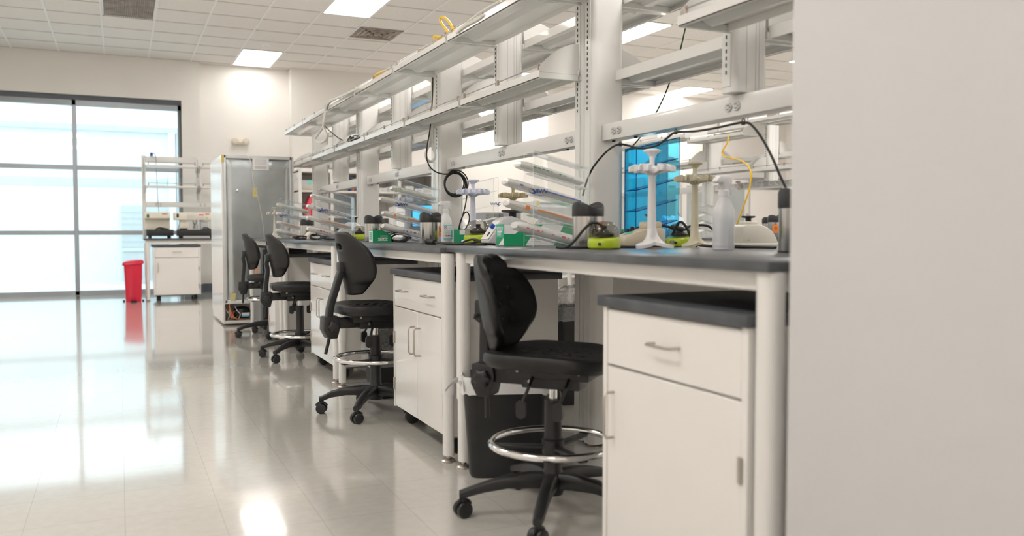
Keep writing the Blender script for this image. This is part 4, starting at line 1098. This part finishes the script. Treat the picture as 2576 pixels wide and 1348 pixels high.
def rack(label, px, X, H, Dp, W, pitch, n, mats=('acryl', 'edge'), flip=False, z=ZM, logo_at=None, slope=SL, group=None):
    """local x: from the open front (tall) to the low back; y: from the near side panel to the far one"""
    p = atX(px, 600, X); t = thing('pipette_rack', label, 'rack', (X, p.y, z), 0, group); m = -1 if flip else 1
    drop = Dp*slope; th = .0045
    for y in (0, W-th):
        pts = [(0, 0), (m*Dp, 0), (m*Dp, H-drop), (0, H)]
        b = B(); b.cur = 1; k = len(b.f); b.prism(pts, 'y', y, y+th); b.mi[k] = b.mi[k+1] = 0
        b.build('side_panel', list(mats), t, smooth=False)
    for i in range(n):
        zf = H-pitch*i-th*.5; x0 = 0.006
        b = B(); b.cur = 1; k = len(b.f)
        b.prism([(m*x0, zf-th), (m*(Dp-.005), zf-drop-th), (m*(Dp-.005), zf-drop), (m*x0, zf)], 'y', th, W-th)
        b.mi[k+2] = b.mi[k+4] = 0
        b.build('shelf_sheet', list(mats), t, smooth=False)
    b = B(); b.sheet(m*(Dp-.0045), m*Dp, th, W-th, .0, H-drop-.002); b.build('back_sheet', list(mats), t, smooth=False)
    if logo_at: logo(t, m*logo_at[0], -.0012, logo_at[1], 1, not flip)
    return t, p.y
def pack(label, loc, L, slope, wy, h, prints, tips='paper', npip=5, group='wrapped packs of pipettes'):
    """wrapped pack lying along local +x, sloping down"""
    t = thing('pipette_pack', label, 'pack', loc, 0, group); t.rotation_euler = (0, math.atan(slope), 0)
    rings = []
    for f, sy, sz in ((-.012, .93, .25), (-.01, .98, .6), (.03, 1, .95), (.12, .98, 1.05), (.3, 1.02, .98), (.5, 1.0, 1.08), (.8, 1.02, 1), (.97, 1, .9), (1, .95, .3)):
        rings.append([(L*f, wy*.5*sy*math.cos(q)*(abs(math.cos(q))**-.4 if abs(math.cos(q)) > .05 else 1), h*.5+h*.5*sz*(math.sin(q))+.0012*math.sin(9*q+f*40)) for q in [2*PI*(i+.5)/24 for i in range(24)]])
    B().ring_loft(rings).build('wrap', 'wrap', t)
    for k in range(npip):
        y = wy*.8*((k+.5)/npip-.5); B().tube([(L*.03, y, h*.5), (L*.97, y, h*.5)], min(h*.3, wy*.4/npip), 8).build('pipette', tips, t)
    b = B()
    for (f0, f1, z0, z1) in prints[1]: b.box(L*f0, L*f1, -wy*.53-.0012, -wy*.5, h*(.5+(z0-.5)*.62), h*(.5+(z1-.5)*.62))
    b.build('printed_band', prints[0], t, smooth=False)
    return t
def dashes(f0, f1, n, z0=.3, z1=.7):
    r = random.Random(n+int(f0*100)); return [(f0+(f1-f0)*(k+.1+.2*r.random())/n, f0+(f1-f0)*(k+.4+.5*r.random())/n, z0+.1*r.random(), z1+.1*r.random()) for k in range(n) if r.random() < .8]
M['vgreen'] = pm('green_print', (.10, .30, .16), .5); M['pgreen'] = pm('pale_green_pipette', (.62, .66, .42), .4)
M['pblue'] = pm('blue_print', (.10, .16, .50), .5); M['porange'] = pm('orange_print', (.80, .24, .06), .5); M['pred'] = pm('red_print', (.70, .10, .12), .5)
M['pviolet'] = pm('violet_print', (.16, .08, .35), .5); M['pviolet']
M['pgrey'] = pm('grey_pipette', (.60, .59, .56), .4); M['pcream'] = pm('cream_pipette', (.74, .70, .60), .4)
sp = lambda where, w: f'wrapped pack of pipettes, {w}, on the {where}'
RACKS = [
 ('clear acrylic pipette rack nearest the camera, in front of the shelf column', 1342, 1.50, .385, .255, .09, .0835, ZN, [
   (.05, ('vgreen', dashes(.1, .9, 12, .45, .65)), 'pgrey', 'green print, top one', 'nearest clear rack'), (.105, ('pblue', [(.45, .95, .45, .7), (.14, .18, .3, .6)]), 'pgrey', 'blue stripe', 'nearest clear rack'),
   (.10, ('porange', [(.2, .25, .1, .9), (.36, .98, .45, .75)]), 'pcream', 'orange stripe', 'nearest clear rack'), (.065, ('pred', dashes(.1, .95, 11, .3, .5)), 'paper', 'red print, lowest', 'nearest clear rack')]),
 ('clear acrylic pipette rack in the middle, behind a steel bin and spray bottle', 1002, 1.545, .395, .265, .095, .0835, ZM, [
   (.03, ('vgreen', dashes(.05, .2, 3)), 'pgreen', 'pale green, top one', 'middle clear rack'), (.10, ('pgrey', [(.3, .7, .4, .5)]), 'pcream', 'plain grey', 'middle clear rack'),
   (.085, ('porange', [(.18, .22, .1, .9), (.45, .98, .4, .7)]), 'pcream', 'orange stripe', 'middle clear rack'), (.085, ('pviolet', dashes(.12, .9, 11, .35, .65)), 'paper', 'violet print, lowest', 'middle clear rack')]),
 ('clear acrylic pipette rack behind the second chair and white mixer', 805, 1.345, .385, .26, .09, .0835, ZM, [
   (.055, ('vgreen', [(.05, .08, .3, .6)]), 'pgreen', 'pale green, top one', 'rack behind the white mixer'), (.085, ('pblue', dashes(.1, .9, 9, .55, .75)), 'pgrey', 'pale blue print', 'rack behind the white mixer'),
   (.085, ('porange', [(.3, .98, .45, .7)]), 'pcream', 'orange stripe', 'rack behind the white mixer'), (.085, ('pred', dashes(.1, .95, 12, .35, .6)), 'paper', 'red print, lowest', 'rack behind the white mixer')]),
 ('clear acrylic pipette rack at the far end before the steel refrigerator', 708, 1.32, .365, .26, .09, .08, ZM, [
   (.03, ('vgreen', [(.9, .95, .3, .6)]), 'pgreen', 'pale green, top one', 'rack before the steel refrigerator'), (.03, ('pblue', dashes(.1, .9, 8, .55, .75)), 'pgrey', 'grey', 'rack before the steel refrigerator'),
   (.03, ('porange', [(.1, .95, .4, .6)]), 'pcream', 'orange stripe', 'rack before the steel refrigerator'), (.04, ('pred', [(.3, .8, .4, .5)]), 'paper', 'plain white, lowest', 'rack before the steel refrigerator')]),
]
for lab, px, X, H, Dp, W, pitch, zb, packs in RACKS:
    t, Y = rack(lab, px, X, H, Dp, W, pitch, 5, z=zb, logo_at=(.035, H-pitch*1.95), group='clear pipette racks')
    for i, (out, prints, mt, nm, where) in enumerate(packs):
        zf = H-pitch*(i+1)
        pack(sp(where, nm), (X-out, Y+W/2, zb+zf+out*SL+.002), out+Dp-.012, SL, .07, .032 if i < 3 else .040, prints, mt)
rack('clear acrylic rack facing away with a readable logo, by the pale blue pipette stand', 1254, 2.42, .45, .27, .09, .094, 5, flip=True, z=.914, logo_at=(.035, .26))
rack('blue acrylic rack on the far-side bench behind the tall white pipette stand', 1708, 2.36, .505, .235, .10, .095, 5, ('blueacr', 'blueedge'), True, .914)
# crumpled pale bag
t = thing('plastic_bag', 'crumpled pale blue plastic bag behind the tall white pipette stand', 'bag', at_d(1688, 4.15, .914))
rings = []
for k, (f, z) in enumerate(((1.0, 0), (1.08, .03), (1.0, .07), (.85, .10), (.7, .125), (.5, .135), (.1, .13))):
    rings.append([(.085*f*math.cos(q)*(1+.08*math.sin(5*q+k)), .06*f*math.sin(q)*(1+.1*math.cos(4*q+2*k)), z+.012*math.sin(3*q+k)*(z > .02)) for q in [2*PI*i/36 for i in range(36)]])
B().ring_loft(rings).build('bag', 'mask', t)
t = thing('plastic_bag', 'crumpled clear plastic bag behind the nearest clear rack', 'bag', at_d(1382, 4.3, ZN))
rings = []
for k, (f, z) in enumerate(((1.0, 0), (1.1, .03), (1.0, .07), (.8, .10), (.4, .125), (.1, .12))):
    rings.append([(.10*f*math.cos(q)*(1+.1*math.sin(5*q+k)), .06*f*math.sin(q)*(1+.1*math.cos(4*q+2*k)), z+.012*math.sin(3*q+k)*(z > .02)) for q in [2*PI*i/36 for i in range(36)]])
B().ring_loft(rings).build('bag', 'bag', t)
t = thing('power_adapter', 'small beige power adapter block among the cords at the far end', 'adapter', at_d(779, 7.0, ZM), D(20))
B().prism([(-.035, 0), (.035, 0), (.035, .075), (-.01, .06), (-.035, .035)], 'y', -.03, .03).build('block', 'cream', t, bevel=.006)
B().box(-.0352, -.03, -.012, .012, .008, .02).build('socket', 'print', t)
b_ = bpy.context.scene.objects

# ------------------------------------------------------------------ cables
PX = lambda pts, X: [atX(x, y, X) for x, y in pts]
PYY = lambda pts, Y: [atY(x, y, Y) for x, y in pts]
cord('cable', 'black cable slung under the nearest service beam, drooping at both ends', PX(((1466, 492), (1474, 462), (1488, 428), (1508, 400), (1532, 376), (1556, 363)), 1.905)+PX(((1580, 366), (1610, 373), (1650, 367), (1680, 346), (1700, 333), (1750, 330), (1800, 322), (1850, 311), (1872, 308), (1890, 314), (1915, 345), (1942, 395), (1966, 450), (1984, 486)), 1.955), .0044, 'rubber')
for x, y in ((1560, 362), (1700, 331), (1870, 307)):
    p = atX(x, y, 1.955); t = thing('cable_tie', f'black cable tie holding the cable to the nearest service beam, ' + {1560: 'beside the column', 1700: 'over the blue rack', 1870: 'toward the grey wall end'}[x], 'cable tie', p, 0, 'cable ties under the nearest beam')
    B().tube([(0, .007*math.cos(q), .003+.008*math.sin(q)) for q in [2*PI*i/14 for i in range(14)]], .002, 6, closed=True).build('strap', 'rubber', t); B().box(-.005, .005, -.005, .005, -.010, -.001).build('head', 'rubber', t)
# coil on the second column
c0 = atY(1143, 463, 5.30); pts = []
for k in range(5):
    for i in range(20):
        a = PI/2-2*PI*i/20; rr = .066+.0035*k; pts.append(c0+Vector((rr*1.02*math.cos(a)+.003*math.sin(k*2), -.008*k, rr*1.06*math.sin(a)+.004*math.cos(k*3))))
lead = PYY(((1089, 195), (1088, 240), (1085, 290), (1081, 330), (1074, 372), (1074, 400), (1082, 420), (1098, 433), (1120, 438)), 5.29)
tail = PYY(((1168, 445), (1175, 475), (1172, 510), (1163, 545), (1157, 565), (1158, 578), (1167, 580), (1178, 562), (1181, 545), (1174, 533), (1164, 543), (1155, 570), (1156, 592), (1160, 600)), 5.24)
cord('cable', 'black cable coiled on the second column and dropping to the bench', lead+pts+tail, .0044, 'rubber', smooth=4)
cord('hose', 'white hose hanging in a teardrop loop before the second column', PYY(((1093, 196), (1092, 240), (1090, 290), (1086, 325), (1083, 345), (1076, 370), (1071, 390), (1077, 404), (1088, 405), (1094, 392), (1090, 370), (1085, 350), (1086, 335)), 5.33), .0095, 'hose')
cord('hose', 'white hose looped over the farthest upper shelf, ending in a teardrop', PX(((905, 220), (880, 232), (850, 246), (835, 252), (824, 262), (817, 285), (814, 310), (812, 320), (800, 338), (793, 350), (800, 358), (812, 357), (822, 347), (820, 333), (814, 320), (817, 300), (822, 280)), 1.62), .0105, 'hose')
cord('cable', 'black cable running from the white hose along the shelf edge to the lower shelf', PX(((890, 231), (862, 242), (842, 250), (828, 262), (820, 285), (816, 312), (822, 322), (835, 334), (850, 346), (862, 353)), 1.63), .004, 'rubber')
pts = []
for i in range(70):
    a = i*.55; pts.append(Vector((1.79+.04*math.sin(i*.31)+.02*math.cos(a), 7.05+.16*math.cos(a)*(.6+.4*math.sin(i*.7)), 1.712+.022*math.sin(a*.7)**2+.0006*i)))
cord('cable', 'heap of black cable lying on the lower shelf under the white hose', pts, .0055, 'rubber', smooth=4)
cord('hose', 'white hose lying along an upper shelf front near the top edge', PX(((1148, 82), (1170, 66), (1200, 50), (1215, 38), (1190, 52), (1160, 70), (1152, 80), (1190, 44), (1230, 18), (1260, 2)), 1.635), .006, 'hose')
# yellow tubing
cord('tube_loop', 'large yellow tube loop rising above the upper shelf edge', PX(((1130, 82), (1119, 70), (1109, 55), (1108, 46), (1114, 43), (1124, 49), (1133, 60), (1139, 74), (1137, 82)), 1.66), .0075, 'yellow', 'tube')
cord('tube_loop', 'small yellow tube end beside the large yellow loop', PX(((1116, 96), (1104, 93), (1092, 92), (1094, 97), (1104, 102), (1114, 99)), 1.66), .007, 'yellow', 'tube')
cord('tube_loop', 'yellow tube lying on the upper shelf edge far from the camera', PX(((974, 179), (962, 180), (950, 185), (941, 194), (945, 196), (958, 188), (972, 184)), 1.66), .007, 'yellow', 'tube')
# cords on the near bench top
def on(px, dd, z=ZN): return at_d(px, dd, z)
cord('power_cable', 'black power cable arching before the nearest steel bin', [on(1405, 3.05, ZN+.006), on(1425, 3.02, ZN+.008), on(1445, 3.0, ZN+.03), on(1472, 3.0, ZN+.075), on(1492, 3.0, ZN+.094), on(1512, 3.05, ZN+.085), on(1540, 3.15, ZN+.04), on(1556, 3.2, ZN+.01)], .005, 'rubber')
cord('power_cable', 'black power cable lying flat along the nearest bench before the centrifuge', [on(1400, 3.1, ZN+.006), on(1460, 3.03, ZN+.006), on(1530, 3.12, ZN+.006), on(1590, 3.12, ZN+.006), on(1640, 3.3, ZN+.006)], .005, 'rubber')
c2 = cord('power_cable', 'black power cable arching behind the teal-badged mixer with a thick connector', [on(1565, 3.75, ZN+.03), on(1563, 3.75, ZN+.05), on(1575, 3.75, ZN+.055), on(1600, 3.75, ZN+.075), on(1640, 3.72, ZN+.095), on(1680, 3.7, ZN+.083), on(1720, 3.7, ZN+.07), on(1735, 3.7, ZN+.085), on(1760, 3.7, ZN+.09), on(1782, 3.7, ZN+.085), on(1800, 3.65, ZN+.06)], .0055, 'rubber')
q0, q1 = on(1688, 3.7, ZN+.082)-c2.location, on(1718, 3.7, ZN+.07)-c2.location
B().tube([q0, q1], .011, 12).build('connector', 'rubber', c2)
cord('power_cable', 'black power cable looping over the dome of the centrifuge between the stands', [on(1692, 3.68, ZN+.05), on(1700, 3.65, ZN+.08), on(1709, 3.63, ZN+.102), on(1720, 3.62, ZN+.095), on(1732, 3.62, ZN+.062), on(1742, 3.62, ZN+.02), on(1752, 3.6, ZN+.0)], .0055, 'rubber')
cord('power_cable', 'black power cable around the foot of the tan pipette stand', [on(1745, 3.9, ZN+.09), on(1752, 3.88, ZN+.05), on(1752, 3.8, ZN+.01), on(1780, 3.35, ZN+.005), on(1860, 3.3, ZN+.004), on(1950, 3.1, ZN+.004)], .0055, 'rubber')
c3 = cord('power_cable', 'black power cable with a three-pin plug lying before the spray bottle', [on(1093, 4.4, ZM+.012), on(1120, 4.3, ZM+.008), on(1150, 4.25, ZM+.006), on(1185, 4.2, ZM+.012), on(1205, 4.2, ZM+.02), on(1225, 4.15, ZM+.01), on(1245, 4.1, ZM+.006)], .0055, 'rubber')
pg = B(); d0 = Vector((0, 0, 0)); d1 = (on(1075, 4.45, ZM+.017)-c3.location); pg.tube([d0, d1*.5, d1], .014, 10, r_end=.017); pl = pg.build('plug', 'rubber', c3)
b = B()
for k in (-1, 0, 1): b.tube([d1+Vector((0, .006*k, .004*k)), d1+Vector((-.02, .006*k-.004, .004*k+.004))], .002, 6)
b.build('plug_pin', 'nickel', pl)
cord('power_cable', 'black power cable bunched beside the foot of the smoked-dome centrifuge', [on(1158, 4.4, ZM+.005), on(1170, 4.3, ZM+.02), on(1190, 4.25, ZM+.03), on(1215, 4.2, ZM+.02), on(1225, 4.15, ZM+.006), on(1200, 4.15, ZM+.006), on(1170, 4.2, ZM+.006)], .005, 'rubber')
def heap(label, px, dd, rx, rz, turns, seed):
    rnd = random.Random(seed); pts = []; c = at_d(px, dd, ZM)
    for i in range(turns*9):
        a = i*2*PI/9; k = 1+.25*rnd.uniform(-1, 1)
        pts.append(c+Vector((rx*k*math.cos(a), .05*math.sin(a*.9)*k, .006+rz*(.5+.5*math.sin(a+rnd.uniform(-.4, .4)))*k)))
    return cord('power_cable', label, pts, .0052, 'rubber', smooth=4)
heap('heap of black cord beside the white vortex mixer', 838, 6.6, .065, .03, 6, 3)
heap('heap of black cord left of the power adapter', 757, 7.0, .05, .02, 4, 5)
heap('heap of black cord between the small green carton and the middle rack', 1000, 5.35, .06, .06, 6, 9)
heap('loose black cord under the pipette packs beside the adapter', 796, 6.75, .035, .04, 3, 12)
# dark green cord hanging beyond the far-side shelves
cord('cable', 'thin dark green cord hanging slantwise beyond the far-side shelves', PX(((1724, 70), (1712, 123), (1697, 172), (1678, 225), (1665, 255), (1648, 288), (1625, 325), (1600, 358), (1575, 382)), 2.75), .004, 'dgreen')
M_ = None
M['aqua'] = pm('aqua_label', (.25, .65, .58), .5)
# ------------------------------------------------------------------ second island beyond
X2, Y2 = 6.24, 6.15
spine(dict(full='full-height upright of the far shelving, {} joint, {} of its pair', end=('full-height upright ending the far shelving beside the grey wall end', 'full-height upright at the back end of the far shelving'), mid='short upright over the middle of the far service beam, {} bay pair', beam='service beam of the far shelving, {} from the grey wall end', group='uprights of the far shelving'), X2, Y2, 2, None, 0, 0, 0, 0, (1.441, 1.515))
for i, (a, c) in enumerate(bays(X2, Y2, 4)):
    o = ORD[i]; w = f'far shelving, {o} bay from the grey wall end'
    shelf(f'near-side upper shelf of the {w}', a, c, 5.95, 6.232, (2.10, 1.99, 2.06, 2.06)[i], 'far shelving upper shelves', arch=(1, 1))
    shelf(f'near-side lower shelf of the {w}', a, c, 6.03, 6.232, (1.60, 1.625, 1.755, 1.755)[i], 'far shelving lower shelves', arch=(1, 1))
    shelf(f'back-side upper shelf of the {w}', a, c, 6.70, 6.41, 2.15, 'far shelving back upper shelves', rod=False)
    shelf(f'back-side lower shelf of the {w}', a, c, 6.62, 6.41, 1.77, 'far shelving back lower shelves', rod=False)
bench('dark-topped bench under the far shelving, nearer one', 5.45, 6.29, 6.15, 8.15, .912, [(5.49, 6.22), (5.49, 8.08), (6.24, 8.08)])
bench('dark-topped bench under the far shelving, farther one', 5.45, 6.29, 8.16, 10.17, .912, [(5.49, 8.23), (5.49, 10.1), (6.24, 10.1)])
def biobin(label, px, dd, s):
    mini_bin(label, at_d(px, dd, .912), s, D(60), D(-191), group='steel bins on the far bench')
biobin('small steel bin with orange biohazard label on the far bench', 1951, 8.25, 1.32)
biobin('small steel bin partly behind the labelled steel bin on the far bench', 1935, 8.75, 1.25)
rack('clear acrylic rack on the far bench, left of the translucent spray bottle', 1748, 5.62, .40, .28, .1, .09, 5, z=.912)
rack('second clear acrylic rack on the far bench, seen past the tan stand', 1790, 5.98, .36, .22, .1, .085, 5, z=.912, flip=True)
cord('tube', 'yellow tubing curving under the far upper shelf and over the lower one', PX(((1832, 340), (1830, 358), (1822, 372), (1817, 384), (1820, 392), (1832, 396), (1848, 399), (1864, 404), (1880, 415), (1888, 430), (1889, 448), (1884, 480), (1872, 515), (1861, 545), (1855, 560), (1850, 568)), 5.9), .0085, 'yellow', 'tube')
t = thing('bottle_tray', 'row of small clear clips along the far service beam', 'rack', atX(1912, 462, 6.292), 0)
b = B()
for k in range(9): b.tube([(-.01, -.5+.1*k, .02), (-.05, -.5+.1*k, .015), (-.055, -.5+.1*k, -.02), (-.02, -.5+.1*k, -.03)], .007, 6)
b.box(-.012, .0, -.55, .4, -.03, .02); b.build('clip_row', 'lgrey', t, smooth=False)
t = thing('valve', 'small dark metal valve on the far service beam', 'valve', atX(1866, 468, 6.292), 0)
b = B(); b.lathe([(0, -.07), (.018, -.07), (.022, -.03), (.03, 0)], n=14, axis='x'); b.tube([(-.05, 0, -.04), (-.05, 0, .045)], .012, 8); b.tube([(-.05, -.035, .045), (-.05, .035, .045)], .01, 8); b.build('body', 'nickel', t)

# ------------------------------------------------------------------ along the back wall, right of the refrigerator
def bookcase(label, x0, x1, y0, y1, H, divs, levels):
    t = thing('bookcase', label, 'bookcase', (x0, y0, 0)); w = x1-x0; d = y1-y0
    B().box(0, w, d-.015, d, 0, H).build('back', 'white2', t, smooth=False)
    for x in [0]+divs+[w-.05]: B().box(x, x+.05, 0, d, 0, H).build('upright', 'white2', t, bevel=.003, seg=1)
    for z in [.08]+levels+[H-.03]: B().box(.0, w, .01, d, z-.03, z).build('shelf', 'white2', t, bevel=.003, seg=1)
    return t
LV = [.55, .915, 1.22, 1.625]
bookcase('white open bookcase against the back wall behind the uprights', 2.57, 4.95, 13.62, 14.37, 1.965, [.50, 1.06, 1.62], LV)
def obj_in(name, label, cat, px, y, w, d, h, z, mat, parts=(), group=None):
    p = atY(px, 500, y); t = thing(name, label, cat, (p.x, y, z), 0, group)
    B().box(-w/2, w/2, 0, d, 0, h).build('body', mat, t, bevel=.004, seg=1)
    for nm, q, mm in parts: B().box(*q).build(nm, mm, t, smooth=False)
    return t
t = obj_in('storage_bin', 'clear grey storage bin with aqua label in the bookcase left bay', 'bin', 778, 13.68, .30, .4, .16, 1.627, 'lgrey', [('label', (-.03, .10, -.003, 0, .09, .155), 'aqua')])
B().prism([(-.15, .0), (-.19, .25), (-.17, .25), (-.12, .0)], 'y', .0, .4).build('lid', 'paper', t, smooth=False)
b = B()
for k in range(7): b.box(-.13+.038*k, -.105+.038*k, -.004, 0, .01, .05)
b.build('contents', 'tan', t, smooth=False)
for k, (px, mm, h, nm) in enumerate(((831, 'print', .22, 'black'), (835, 'orange', .21, 'orange'), (839, 'navy', .215, 'dark blue'), (884, 'navy', .20, 'navy'), (889, 'orange', .19, 'brown'), (895, 'navy', .2, 'blue'))):
    obj_in('book', f'{nm} book standing in the bookcase, ' + ('left of the short upright' if k < 3 else 'right of the short upright'), 'book', px, 13.70, .03, .2, h, 1.627, mm, [('spine_print', (-.008, .008, -.002, 0, h*.6, h*.8), 'paper')], 'books in the bookcase')
for k, px in enumerate((965, 985, 1030, 1055, 1075)):
    obj_in('binder', ['white', 'grey', 'cream', 'pale', 'ivory'][k]+' binder lying in the right bay of the bookcase', 'binder', px, 13.68, .15, .3, .06+.02*(k % 3), 1.627, ('paper', 'lgrey', 'cream', 'paper', 'bone')[k], [('label', (-.04, .04, -.002, 0, .015, .04), 'lgrey')], 'binders in the bookcase')
t = thing('sharps_box', 'red sharps container in the bookcase behind the far clear racks', 'container', (2.79, 13.66, 1.222))
B().prism([(-.12, 0), (.10, 0), (.11, .30), (-.04, .30), (-.12, .12)], 'y', 0, .2).build('body', 'red', t, bevel=.01)
B().box(-.04, .105, .02, .18, .298, .32).build('lid', 'redlabel', t, bevel=.005)
B().box(-.02, .08, -.002, 0, .12, .2).build('label', 'paper', t, smooth=False)
# white counter with a computer and boxes
t = thing('white_counter', 'long white counter beyond the benches carrying a monitor', 'counter', (3.5, 12.0, 0))
B().box(0, 2.0, 0, .75, .87, .91).build('worktop', 'white2', t, bevel=.004)
for x in (.02, .98, 1.93): B().box(x, x+.05, .03, .72, 0, .87).build('support', 'white2', t, bevel=.003, seg=1)
t = thing('monitor', 'monitor showing a bright blue desktop, seen through the middle rack', 'monitor', (4.27, 12.35, .91), D(-6))
B().box(-.26, .26, -.02, .02, .13, .47).build('casing', 'black', t, bevel=.006)
o = B().box(-.245, .245, -.0225, -.02, .145, .455).build('screen', 'screen', t, smooth=False)
for k, (mm, x, z) in enumerate((('porange', 0, .02), ('lime', .035, .015), ('blue', -.005, -.02), ('yellow', .03, -.025))):
    o2 = B().poly([(x-.015+.1, -.0232, z-.013+.32), (x+.014+.1, -.0232, z-.015+.32), (x+.015+.1, -.0232, z+.015+.32), (x-.013+.1, -.0232, z+.013+.32)]).build('logo_pane', mm, o, smooth=False)
B().box(-.03, .03, 0, .04, .02, .2).build('neck', 'black', t, bevel=.004); B().box(-.12, .12, -.08, .1, 0, .02).build('stand', 'black', t, bevel=.006)
obj_in('computer_tower', 'white computer tower left of the blue monitor', 'computer', 1008, 12.2, .13, .4, .43, .91, 'paper', [('drive_slot', (-.06, .06, -.003, 0, .33, .36), 'lgrey'), ('power_button', (-.02, .02, -.003, 0, .25, .28), 'grey')])
obj_in('document_box', 'pale box on the white counter right of the monitor', 'box', 1105, 12.25, .3, .3, .24, .91, 'bone', [('label', (-.06, .06, -.003, 0, .1, .18), 'lgrey')])
t = thing('white_counter', 'white counter carrying a dark speckled box, beyond the pale blue stand', 'counter', (4.15, 10.75, 0))
B().box(0, 1.35, 0, .7, .87, .91).build('worktop', 'white2', t, bevel=.004)
for x in (.02, 1.28): B().box(x, x+.05, .03, .67, 0, .87).build('support', 'white2', t, bevel=.003, seg=1)
M['speck'] = pm('speckled_panel', (.10, .11, .11), .6, var=.9, scale=90)
obj_in('analyser', 'dark speckled box-shaped instrument on a white counter, behind the readable logo', 'instrument', 1266, 10.95, .55, .35, .33, .91, 'print', [('side_panel', (-.27, .0, -.004, 0, .03, .31), 'speck')])
t = thing('towel_roll', 'white roll-shaped dispenser on the white counter behind the cable loop', 'dispenser', (4.42, 10.95, .91))
B().lathe([(0, 0), (.10, .005), (.115, .03), (.115, .26), (.1, .28), (0, .285)], (-.14, 0, .115), 28, 'x').build('roll_cover', 'pwhite', t); B().box(-.12, .12, -.08, .08, 0, .03).build('stand', 'lgrey', t, bevel=.004)
t, w_ = fridge('white refrigerator with steel back standing far behind the nearest clear rack', 6.03, 6.78, 12.2, 12.95, 1.46)
t['label'] = 'smaller steel-backed refrigerator far behind the nearest clear rack'
B().prism([(-w_, 1.38), (-w_+.04, 1.38), (-w_+.04, 1.46), (-w_, 1.46)], 'y', -.008, -.004).build('corner_tape', 'tape', t, smooth=False)
# tall cabinets along the back wall at the right
for k in range(5):
    x = 8.9+.82*k; ph = 1.98 if k != 3 else 1.82
    t = thing('tall_cabinet', ['tall white cabinet with grey glass door, first right of the far shelving end', 'tall white cabinet with grey glass door, second along the back wall', 'tall white cabinet with grey glass door, just left of the upright freezer', 'upright white freezer with dark control panel by the back wall', 'tall white cabinet at the back right, farthest along'][k], 'cabinet', (x, 13.45, 0), 0, 'tall cabinets along the back wall')
    B().box(0, .8, .03, .78, .0, ph).build('body', 'white2', t, bevel=.005)
    d = B().box(.01, .79, 0, .03, .08, ph-.02).build('door', 'white2', t, bevel=.004)
    if k != 3: B().box(.12, .68, -.006, 0, .2, ph-.14).build('glass_panel', 'frost', d, smooth=False)
    B().tube([(.74, -.0, 1.0), (.74, -.04, 1.02), (.74, -.04, 1.3), (.74, .0, 1.32)], .01, 8).build('handle', 'nickel', d)
    if k == 3:
        o = B().box(.0, .8, -.01, .5, ph, ph+.22).build('control_panel', 'print', t, bevel=.005)
        B().box(.2, .6, -.014, -.01, ph+.05, ph+.16).build('display', 'frost', o, smooth=False)
M['print'] = M['print']
world = bpy.data.worlds.new('sky'); sc.world = world; world.use_nodes = True
bg = world.node_tree.nodes['Background']; bg.inputs['Color'].default_value = (.85, .96, 1, 1); bg.inputs['Strength'].default_value = 2.1
sc.view_settings.view_transform = 'Standard'; sc.view_settings.look = 'None'; sc.view_settings.gamma = 1; sc.view_settings.use_curve_mapping = False
sc.view_settings.exposure = .15
sc.cycles.transparent_max_bounces = 40; sc.cycles.max_bounces = 10; sc.cycles.diffuse_bounces = 5
